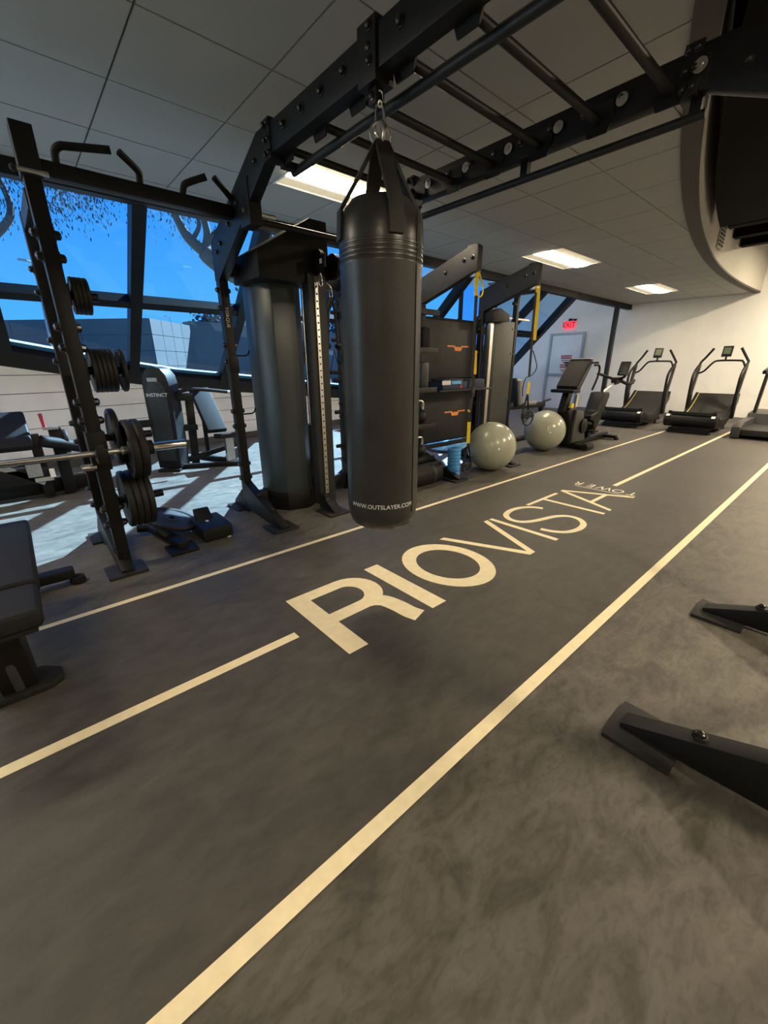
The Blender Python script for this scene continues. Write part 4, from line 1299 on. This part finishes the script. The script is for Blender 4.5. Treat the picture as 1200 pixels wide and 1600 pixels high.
# ================================================================== CARDIO
def treadmill(x, y, label):
    """curved manual treadmill, running end towards -x; local design at x = drum, y = centre"""
    t = thing('curved_treadmill', label, 'treadmill', (x, y, 0), 'curved treadmills by the end wall')
    w = .385
    def top_z(u):
        return .22 + .34 * ((u - .62) / .9) ** 2
    us = [i / 16 * 1.62 for i in range(17)]
    # belt with slats
    poly = [(x + u, top_z(u)) for u in us] + [(x + u, top_z(u) - .05) for u in reversed(us)]
    MB().prism(poly, 'xz', y - w + .07, y + w - .07).build('running_belt', BELT, t)
    for sgn, nm in ((1, 1), (-1, 1)):
        yy = y + sgn * (w - .045)
        poly = [(x + u, top_z(u) + .012) for u in us] + [(x + u, max(.06, top_z(u) - (.16 if u > .3 else .14))) for u in reversed(us)]
        MB().prism(poly, 'xz', yy - .028, yy + .028).build('side_rail', BLACK, t, bevel=.004)
        yl = y + sgn * (w - .078)
        MB().ribbon([(x + u, yl, top_z(u) + .006) for u in us[1:]], .012, .004, (0, 1, 0)).build('belt_line', mat('yellow line', (.55, .45, .12), .5) if sgn > 0 else GREYP, t)
    MB().cyl((x + .02, y - w + .08, .22), (x + .02, y + w - .08, .22), .10, 24).build('rear_drum', BLACK, t)
    for sgn in (1, -1):
        yy = y + sgn * (w - .04)
        ec = MB().lathe((x + .03, yy - .06, .22), [(.0, 0), (.10, .0), (.115, .012), (.115, .108), (.10, .12), (0, .12)], 'y', 24).build('drum_cover', BLACK, t)
        MB().box((x - .07, yy, .315), (.05, .055, .006), Matrix.Rotation(math.radians(-38), 3, 'Y')).build('sticker', PRINT, ec)
        MB().lathe((x + .03, yy - sgn * .062, .22), [(.035, 0), (.035, .004)], (0, sgn, 0), 16).build('cover_badge', STEEL, ec)
    MB().bb(x - .02, x + 1.55, y - .28, y + .28, .05, .11).build('base_frame', BLACK, t)
    for u, sg in ((.0, 1), (.0, -1), (1.1, 1), (1.1, -1)):
        MB().lathe((x + u + .05, y + sg * .31, 0), [(.03, 0), (.035, .02), (.018, .03), (.018, .08)], 'z', 12).build('foot', RUBBER, t)
    MB().bb(x - .06, x + .08, y - .33, y + .33, .02, .05).build('rear_bar', BLACK, t)
    for sgn in (1, -1):
        yy = y + sgn * (w - .01)
        MB().tube(catmull([(x + 1.22, yy, .22), (x + 1.16, yy, .5), (x + 1.12, yy, .85), (x + 1.14, yy, 1.0), (x + 1.24, yy, 1.10), (x + 1.42, yy, 1.19)], 5), .024, 10).build('hand_rail', BLACK, t)
        MB().beam((x + 1.32, yy, .20), (x + 1.26, yy, .62), .05, .12, (1, 0, 0)).build('upright', BLACK, t, bevel=.006)
        MB().beam((x + 1.26, yy, .60), (x + 1.46, yy, 1.20), .04, .09, (1, 0, 0)).build('upright', GREY_STEEL, t, bevel=.006)
        MB().tube([(x + 1.42, yy, 1.18), (x + 1.50, yy, 1.25), (x + 1.52, yy - sgn * .06, 1.34), (x + 1.50, yy - sgn * .16, 1.50)], .022, 10).build('grip', RUBBER, t)
    cb = MB().tube(catmull([(x + 1.44, y + w - .02, 1.03), (x + 1.46, y + .28, 1.08), (x + 1.46, y + .17, 1.23), (x + 1.46, y + .08, 1.27), (x + 1.46, y - .22, 1.27), (x + 1.45, y - .30, 1.25), (x + 1.42, y - w + .02, 1.13)], 5), .018, 10)
    cb.build('console_bar', BLACK, t)
    c = MB().box((x + 1.45, y - .02, 1.44), (.03, .16, .20), Matrix.Rotation(math.radians(14), 3, 'Y')).build('console', BLACK, t, bevel=.006)
    MB().box((x + 1.433, y - .02, 1.45), (.004, .11, .12), Matrix.Rotation(math.radians(14), 3, 'Y')).build('screen', SCREEN, c)
    MB().cyl((x + 1.46, y - .02, 1.26), (x + 1.46, y - .02, 1.36), .016, 10).build('console_stem', BLACK, t)
    return t
tm1 = treadmill(9.25, 2.02, 'curved manual treadmill in the middle of the lane end')
tm2 = dup(tm1, (0, 1.19, 0), 'curved manual treadmill next to the steel post and bike')
# flat treadmill at the right edge
tf = thing('flat_treadmill', 'flat motor treadmill cut off by the right photo edge', 'treadmill', (9.9, .9, 0))
MB().bb(9.15, 10.95, .62, 1.28, .06, .16).build('running_deck', BELT, tf, bevel=.008)
MB().prism([(9.10, .02), (9.10, .20), (9.3, .26), (10.6, .28), (10.95, .24), (10.95, .02)], 'xz', 1.26, 1.38).build('side_rail', GREYP, tf, bevel=.01)
MB().prism([(9.10, .02), (9.10, .20), (9.3, .26), (10.6, .28), (10.95, .24), (10.95, .02)], 'xz', .50, .62).build('side_rail', GREYP, tf, bevel=.01)
MB().prism([(10.2, .1), (10.3, .34), (10.95, .38), (11.05, .1)], 'xz', .50, 1.38).build('motor_hood', GREYP, tf, bevel=.015)
for y in (1.30, .56):
    MB().beam((10.35, y, .25), (10.62, y - (.0), 1.12), .05, .09, (1, 0, 0)).build('mast', BLACK, tf, bevel=.006)
    MB().beam((10.62, y, 1.12), (10.20, y, 1.06), .06, .06).build('arm_rest', BLACK, tf, bevel=.012)
MB().beam((10.62, .56, 1.12), (10.62, 1.30, 1.12), .14, .10).build('console', BLACK, tf, bevel=.012)
MB().tube(catmull([(11.05, 1.0, .15), (11.3, 1.35, .02), (11.6, 1.5, .05), (11.93, 1.5, .40)], 5), .008, 6).build('power_cord', DARK, tf)

# recumbent bike
bk = thing('exercise_bike', 'black exercise bike with tall panel and handlebars beside the sage ball', 'exercise bike', (6.5, 2.8, 0))
def px(mbs, poly, y0, y1):
    return mbs.prism(poly, 'xz', y0, y1)
px(MB(), [(6.12, .06), (6.10, .40), (5.98, .56), (6.05, .62), (6.22, .60), (6.42, .53), (6.52, .40), (6.62, .06)], 2.78, 2.96).build('body_shell', BLACK, bk, bevel=.03, seg=3)
px(MB(), [(6.12, .10), (6.16, .58), (6.40, .55), (6.58, .10)], 2.735, 2.785).build('side_panel', GREYP, bk, bevel=.012)
MB().bb(6.22, 6.40, 2.55, 3.20, .02, .08).build('front_foot_bar', BLACK, bk, bevel=.02)
for y in (2.56, 3.19):
    MB().lathe((6.19, y, .05), [(.0, 0), (.045, .0), (.05, .01), (.05, .22), (.045, .23), (0, .23)], 'x', 16).build('transport_wheel', RUBBER, bk)
MB().beam((6.3, 2.87, .05), (7.7, 2.87, .06), .10, .07).build('base_rail', BLACK, bk, bevel=.01)
MB().bb(7.50, 7.60, 2.62, 3.12, .02, .08).build('rear_foot_bar', BLACK, bk, bevel=.02)
for y in (2.62, 3.10):
    MB().lathe((7.55, y, 0), [(.035, 0), (.04, .02), (.03, .04)], 'z', 12).build('rubber_foot', RUBBER, bk)
MB().beam((5.98, 2.87, .55), (6.12, 2.87, .95), .10, .12, (1, 0, 0)).build('console_mast', BLACK, bk, bevel=.012)
px(MB(), [(6.02, .86), (6.10, .84), (6.42, 1.24), (6.40, 1.285), (6.32, 1.285), (6.0, .92)], 2.72, 3.02).build('console', RUBBER, bk, bevel=.012)
px(MB(), [(6.025, .90), (6.05, .88), (6.385, 1.25), (6.36, 1.27)], 2.715, 2.722).build('console_trim', GREYP, bk)
MB().bb(6.30, 6.42, 2.73, 3.01, 1.284, 1.292).build('console_ledge', PRINT, bk)
for y in (2.66, 3.08):
    MB().tube(catmull([(6.34, y, 1.20), (6.46, y, 1.20), (6.52, y, 1.15), (6.49, y, 1.02), (6.38, y, .86)], 4), .015, 8).build('handle', RUBBER, bk)
MB().cyl((6.36, 2.62, 1.235), (6.36, 3.12, 1.235), .014, 10).build('handle_bar', BLACK, bk)
MB().bb(5.88, 6.10, 2.70, 3.04, .83, .875).build('tray', BLACK, bk, bevel=.012)
MB().cyl((6.22, 2.80, .62), (6.24, 2.80, .78), .035, 14).build('water_bottle', STEEL, bk)
MB().bb(6.03, 6.10, 2.765, 2.80, .615, .68).build('yellow_lever', YELLOW, bk, bevel=.006)
px(MB(), [(6.90, .24), (7.0, .20), (7.16, .44), (7.34, .72), (7.30, .79), (7.10, .79), (7.04, .66), (6.98, .50), (6.74, .46), (6.74, .38), (6.88, .36)], 2.76, 2.98).build('seat_shell', BLACK, bk, bevel=.025, seg=3)
MB().beam((6.95, 2.87, .05), (6.95, 2.87, .28), .10, .08, (0, 1, 0)).build('seat_post', BLACK, bk)
MB().cyl((7.12, 2.80, .79), (7.12, 2.80, .84), .012, 8).build('seat_knob', BLACK, bk)
MB().tube([(6.42, 2.84, .48), (6.62, 2.80, .36), (6.80, 2.78, .32)], .022, 10).build('step_bar', BLACK, bk)
MB().lathe((6.42, 2.70, .33), [(.10, 0), (.11, .006), (.11, .02), (.10, .026)], 'y', 20).build('crank_disc', BLACK, bk)
MB().bb(6.70, 6.86, 2.66, 2.76, .20, .225).build('pedal', BLACK, bk)

# handlebar end of the bike
MB().cyl((7.24, 2.87, .76), (7.66, 2.87, .90), .022, 12).build('bar_post', STEEL, bk)
MB().box((7.82, 2.87, .96), (.28, .10, .09)).build('bar_mount', BLACK, bk, bevel=.02)
MB().box((8.02, 2.86, 1.14), (.05, .16, .24), Matrix.Rotation(math.radians(24), 3, 'Y')).build('bar_console', BLACK, bk, bevel=.012)
for sgn in (1, -1):
    MB().tube(catmull([(7.80, 2.87 + sgn * .04, .97), (7.70, 2.87 + sgn * .15, 1.02), (7.52, 2.87 + sgn * .19, 1.06), (7.40, 2.87 + sgn * .16, 1.06)], 4), .022, 8).build('handlebar', RUBBER, bk)
    MB().tube(catmull([(7.86, 2.87 + sgn * .04, .95), (7.98, 2.87 + sgn * .10, .90), (8.16, 2.87 + sgn * .12, .90), (8.30, 2.87 + sgn * .10, .94)], 4), .028, 8).build('elbow_rest', RUBBER, bk)

# recumbent machine behind the second ball
rc = thing('recumbent_stepper', 'machine with grey seat pad behind the right exercise ball', 'exercise machine', (6.2, 3.75, 0))
MB().box((6.02, 3.72, .80), (.10, .28, .40), Matrix.Rotation(math.radians(-12), 3, 'Y')).build('back_pad', mat('grey pad', (.20, .20, .205), .5, 0, .06), rc, bevel=.035, seg=3)
MB().box((5.95, 3.72, .80), (.05, .20, .44), Matrix.Rotation(math.radians(-12), 3, 'Y')).build('back_shell', BLACK, rc, bevel=.015)
MB().beam((5.75, 3.70, .58), (6.95, 3.70, .56), .10, .08).build('top_rail', BLACK, rc, bevel=.012)
MB().bb(6.2, 6.6, 3.62, 3.80, .58, .64).build('seat_pad', mat('grey pad', (.2, .2, .2), .5), rc, bevel=.02)
MB().tube([(6.85, 3.70, .56), (6.95, 3.66, .62), (7.08, 3.64, .64)], .018, 8).build('lever', BLACK, rc)
MB().tube(catmull([(5.70, 3.68, .56), (5.84, 3.68, .30), (5.98, 3.68, .08), (6.25, 3.68, .04)], 5), .035, 10).build('front_leg', BLACK, rc)
MB().beam((6.0, 3.70, .035), (7.1, 3.70, .035), .08, .06).build('base_rail', BLACK, rc, bevel=.01)
MB().beam((6.95, 3.70, .03), (6.90, 3.70, .56), .07, .07, (1, 0, 0)).build('rear_leg', BLACK, rc, bevel=.01)
MB().beam((5.80, 3.70, .56), (6.0, 3.70, .64), .08, .05).build('shin_plate', STEEL, rc)

# ================================================================== OUTSIDE
ground = struct(MB().bb(-60, 70, 8.3, 120, -.45, -.25).build('ground', ASPH))
def rbox(name, corner, ang, w, d, h, z0, material, label, cat):
    """box with one corner at `corner`; left face runs along -u, right face along v"""
    c, s_ = math.cos(ang), math.sin(ang)
    u = Vector((c, s_, 0))
    v = Vector((-s_, c, 0))
    C0 = Vector((corner[0], corner[1], 0))
    pts = [C0, C0 - u * w, C0 - u * w + v * d, C0 + v * d]
    return pts
ang = math.radians(-45)
u = Vector((math.cos(ang), math.sin(ang), 0))
v = Vector((-u.y, u.x, 0))
C0 = Vector((6.07, 25.0, 0))
bld = thing('concrete_building', 'low grey concrete building outside with one sunlit panelled side', 'building', (6.07, 25, -.25))
w_, d_, ht = 34, 4.0, 3.58
def quad_box(c0, u, w, v, d, z0, z1):
    p = [c0, c0 - u * w, c0 - u * w + v * d, c0 + v * d]
    return MB().add([(q.x, q.y, z0) for q in p] + [(q.x, q.y, z1) for q in p], [(0, 1, 2, 3), (7, 6, 5, 4), (0, 4, 5, 1), (1, 5, 6, 2), (2, 6, 7, 3), (3, 7, 4, 0)])
quad_box(C0, u, w_, v, d_, -.25, ht - .02).build('core', CONC, bld, smooth=False)
nrow = 5
for r in range(nrow):
    z0 = -.25 + (ht + .25) * r / nrow + .012
    z1 = -.25 + (ht + .25) * (r + 1) / nrow - .012
    for k in range(4):
        a = C0 + v * (d_ * k / 4 + .015)
        quad_box(a + u * .03, u, .03, v, d_ / 4 - .03, z0, z1).build('wall_panel', CONC, bld, smooth=False)
    for k in range(9):
        a = C0 - u * (w_ * k / 9 + .02) - v * .03
        quad_box(a, u, w_ / 9 - .04, v, .03, z0, z1).build('wall_panel', CONC, bld, smooth=False)
wl = thing('garden_wall', 'long plain grey wall outside right of the sunlit building', 'wall', (14, 32, -.25))
A_ = C0 + v * d_ + Vector((.6, .25, 0))
MB().add([(A_.x - .5, A_.y, -.25), (A_.x + 40, A_.y + 5, -.25), (A_.x + 40, A_.y + 6, -.25), (A_.x - .5, A_.y + 1, -.25), (A_.x - .5, A_.y, 3.75), (A_.x + 40, A_.y + 5, 3.4), (A_.x + 40, A_.y + 6, 3.4), (A_.x - .5, A_.y + 1, 3.75)],
         [(0, 1, 2, 3), (7, 6, 5, 4), (0, 4, 5, 1), (1, 5, 6, 2), (2, 6, 7, 3), (3, 7, 4, 0)]).build('wall_face', CONC, wl, smooth=False)
cp = MB().beam((A_.x - .5, A_.y + .5, 3.8), (A_.x + 40, A_.y + 5.5, 3.45), 1.1, .1)
cp.build('coping', CONC, wl, smooth=False)

def leaves(mb, c, r, n, size, sc=(1, 1, 1), droop=False):
    c = Vector(c)
    for _ in range(n):
        p = c + Vector((random.gauss(0, .45) * r * sc[0], random.gauss(0, .45) * r * sc[1], random.gauss(0, .45) * r * sc[2]))
        d = Vector((random.uniform(-1, 1), random.uniform(-1, 1), random.uniform(-1, 1)))
        if droop:
            d = Vector((random.uniform(-.5, .5), random.uniform(-.5, .5), -1))
        d = d.normalized() * size * random.uniform(.6, 1.4)
        s_ = d.cross(Vector((random.uniform(-1, 1), random.uniform(-1, 1), .3))).normalized() * d.length * (.16 if droop else .4)
        mb.add([p, p + d * .5 + s_, p + d, p + d * .5 - s_], [(0, 1, 2, 3)])
    return mb

def hedge_tree(x, y, z, r, label):
    t = thing('tree', label, 'tree', (x, y, -.25), 'small trees beyond the outside wall')
    MB().tube([(x, y, -.25), (x + .1, y, z)], [.12, .06], 8).build('trunk', BARK, t)
    mb = MB()
    leaves(mb, (x, y, z + r * .2), r * .8, 420, .30)
    mb.build('foliage', LEAF, t, smooth=False, kind='stuff')
names = ['first', 'second', 'third', 'fourth', 'fifth', 'sixth', 'seventh', 'eighth']
for i in range(8):
    x = A_.x + 2.0 + i * 3.6
    hedge_tree(x, A_.y + 3 + .12 * i, 3.75 + .3 * ((i * 7) % 3) / 2, 1.3 + .25 * ((i * 5) % 3), names[i] + ' small dark tree from the left above the outside wall')

gt = thing('gum_tree', 'large pale branched tree outside the window behind the rig', 'tree', (8.2, 12, -.25))
tk = [((8.2, 12, -.25), .30), ((7.6, 12, 1.2), .27), ((6.8, 12, 2.6), .25), ((5.8, 12, 3.36), .23), ((5.0, 12, 3.62), .21), ((4.45, 12, 3.98), .18)]
MB().tube(catmull([p_ for p_, _ in tk], 4), [tk[min(i // 4, len(tk) - 1)][1] for i in range(4 * (len(tk) - 1) + 1)], 12).build('trunk', BARK, gt)
for pts, r0, r1 in ([[(4.5, 12, 3.95), (4.15, 12, 4.2), (3.95, 12, 4.55), (3.7, 12, 5.2), (3.2, 12, 6.2)], .14, .05],
                    [[(4.5, 12, 3.95), (4.62, 12, 4.35), (4.60, 12, 4.8), (4.75, 12, 5.6)], .12, .05],
                    [[(4.6, 12, 4.25), (4.95, 12, 4.5), (5.25, 12, 4.9), (5.7, 12, 5.6)], .10, .04],
                    [[(4.95, 12, 3.62), (4.75, 12, 4.0), (4.6, 12.1, 4.1)], .10, .08],
                    [[(4.2, 12, 4.15), (4.45, 12, 4.55), (4.3, 12, 4.9), (4.1, 12.2, 5.5)], .06, .03],
                    [[(6.3, 12, 3.0), (6.6, 12.4, 4.3), (6.5, 12.5, 5.6)], .14, .05]):
    q_ = catmull(pts, 5)
    MB().tube(q_, [r0 + (r1 - r0) * i / (len(q_) - 1) for i in range(len(q_))], 10).build('branch', BARK, gt)
lv = MB()
for c in ((3.4, 12, 6.0), (3.5, 11.8, 5.4), (4.0, 11.8, 5.6), (3.9, 12.2, 5.0), (4.4, 12, 5.2)):
    leaves(lv, c, 1.0, 420, .085, (1, 1, .7), True)
lv.build('foliage', LEAF, gt, smooth=False, kind='stuff')
g2 = thing('gum_tree', 'drooping leafy tree outside at the left end of the window', 'tree', (-.9, 12, -.25))
pts = catmull([(-2.2, 12, -.25), (-1.2, 12, 2.2), (-.1, 12, 3.2), (.55, 12, 3.75), (.80, 12, 4.15), (.72, 12, 4.7), (.45, 12, 5.5)], 5)
MB().tube(pts, [.10 - .06 * i / (len(pts) - 1) for i in range(len(pts))], 10).build('trunk', BARK, g2)
lv = MB()
for c in ((.6, 12, 4.7), (1.2, 11.8, 4.9), (1.8, 12, 4.9), (2.1, 12, 4.6), (1.5, 12, 4.4), (.3, 12, 4.2)):
    leaves(lv, c, .62, 420, .075, (1, 1, .8), True)
lv.build('foliage', LEAF, g2, smooth=False, kind='stuff')
for (x, y, zt, lab) in ((1.5, 20, 4.66, 'thin grey curved street lamp outside left of the rack post'), (11.8, 42, 5.4, 'small distant street lamp above the sunlit building')):
    sl = thing('street_lamp', lab, 'street lamp', (x, y, -.25), 'street lamps outside')
    MB().tube(catmull([(x - .1, y, -.25), (x, y, 2.8), (x + .1, y, zt - .25), (x + .02, y, zt - .05), (x - .12, y, zt)], 5), .035, 8).build('pole', ALU, sl)
    MB().bb(x - .34, x - .10, y - .06, y + .06, zt - .03, zt + .03).build('lamp_head', ALU, sl)
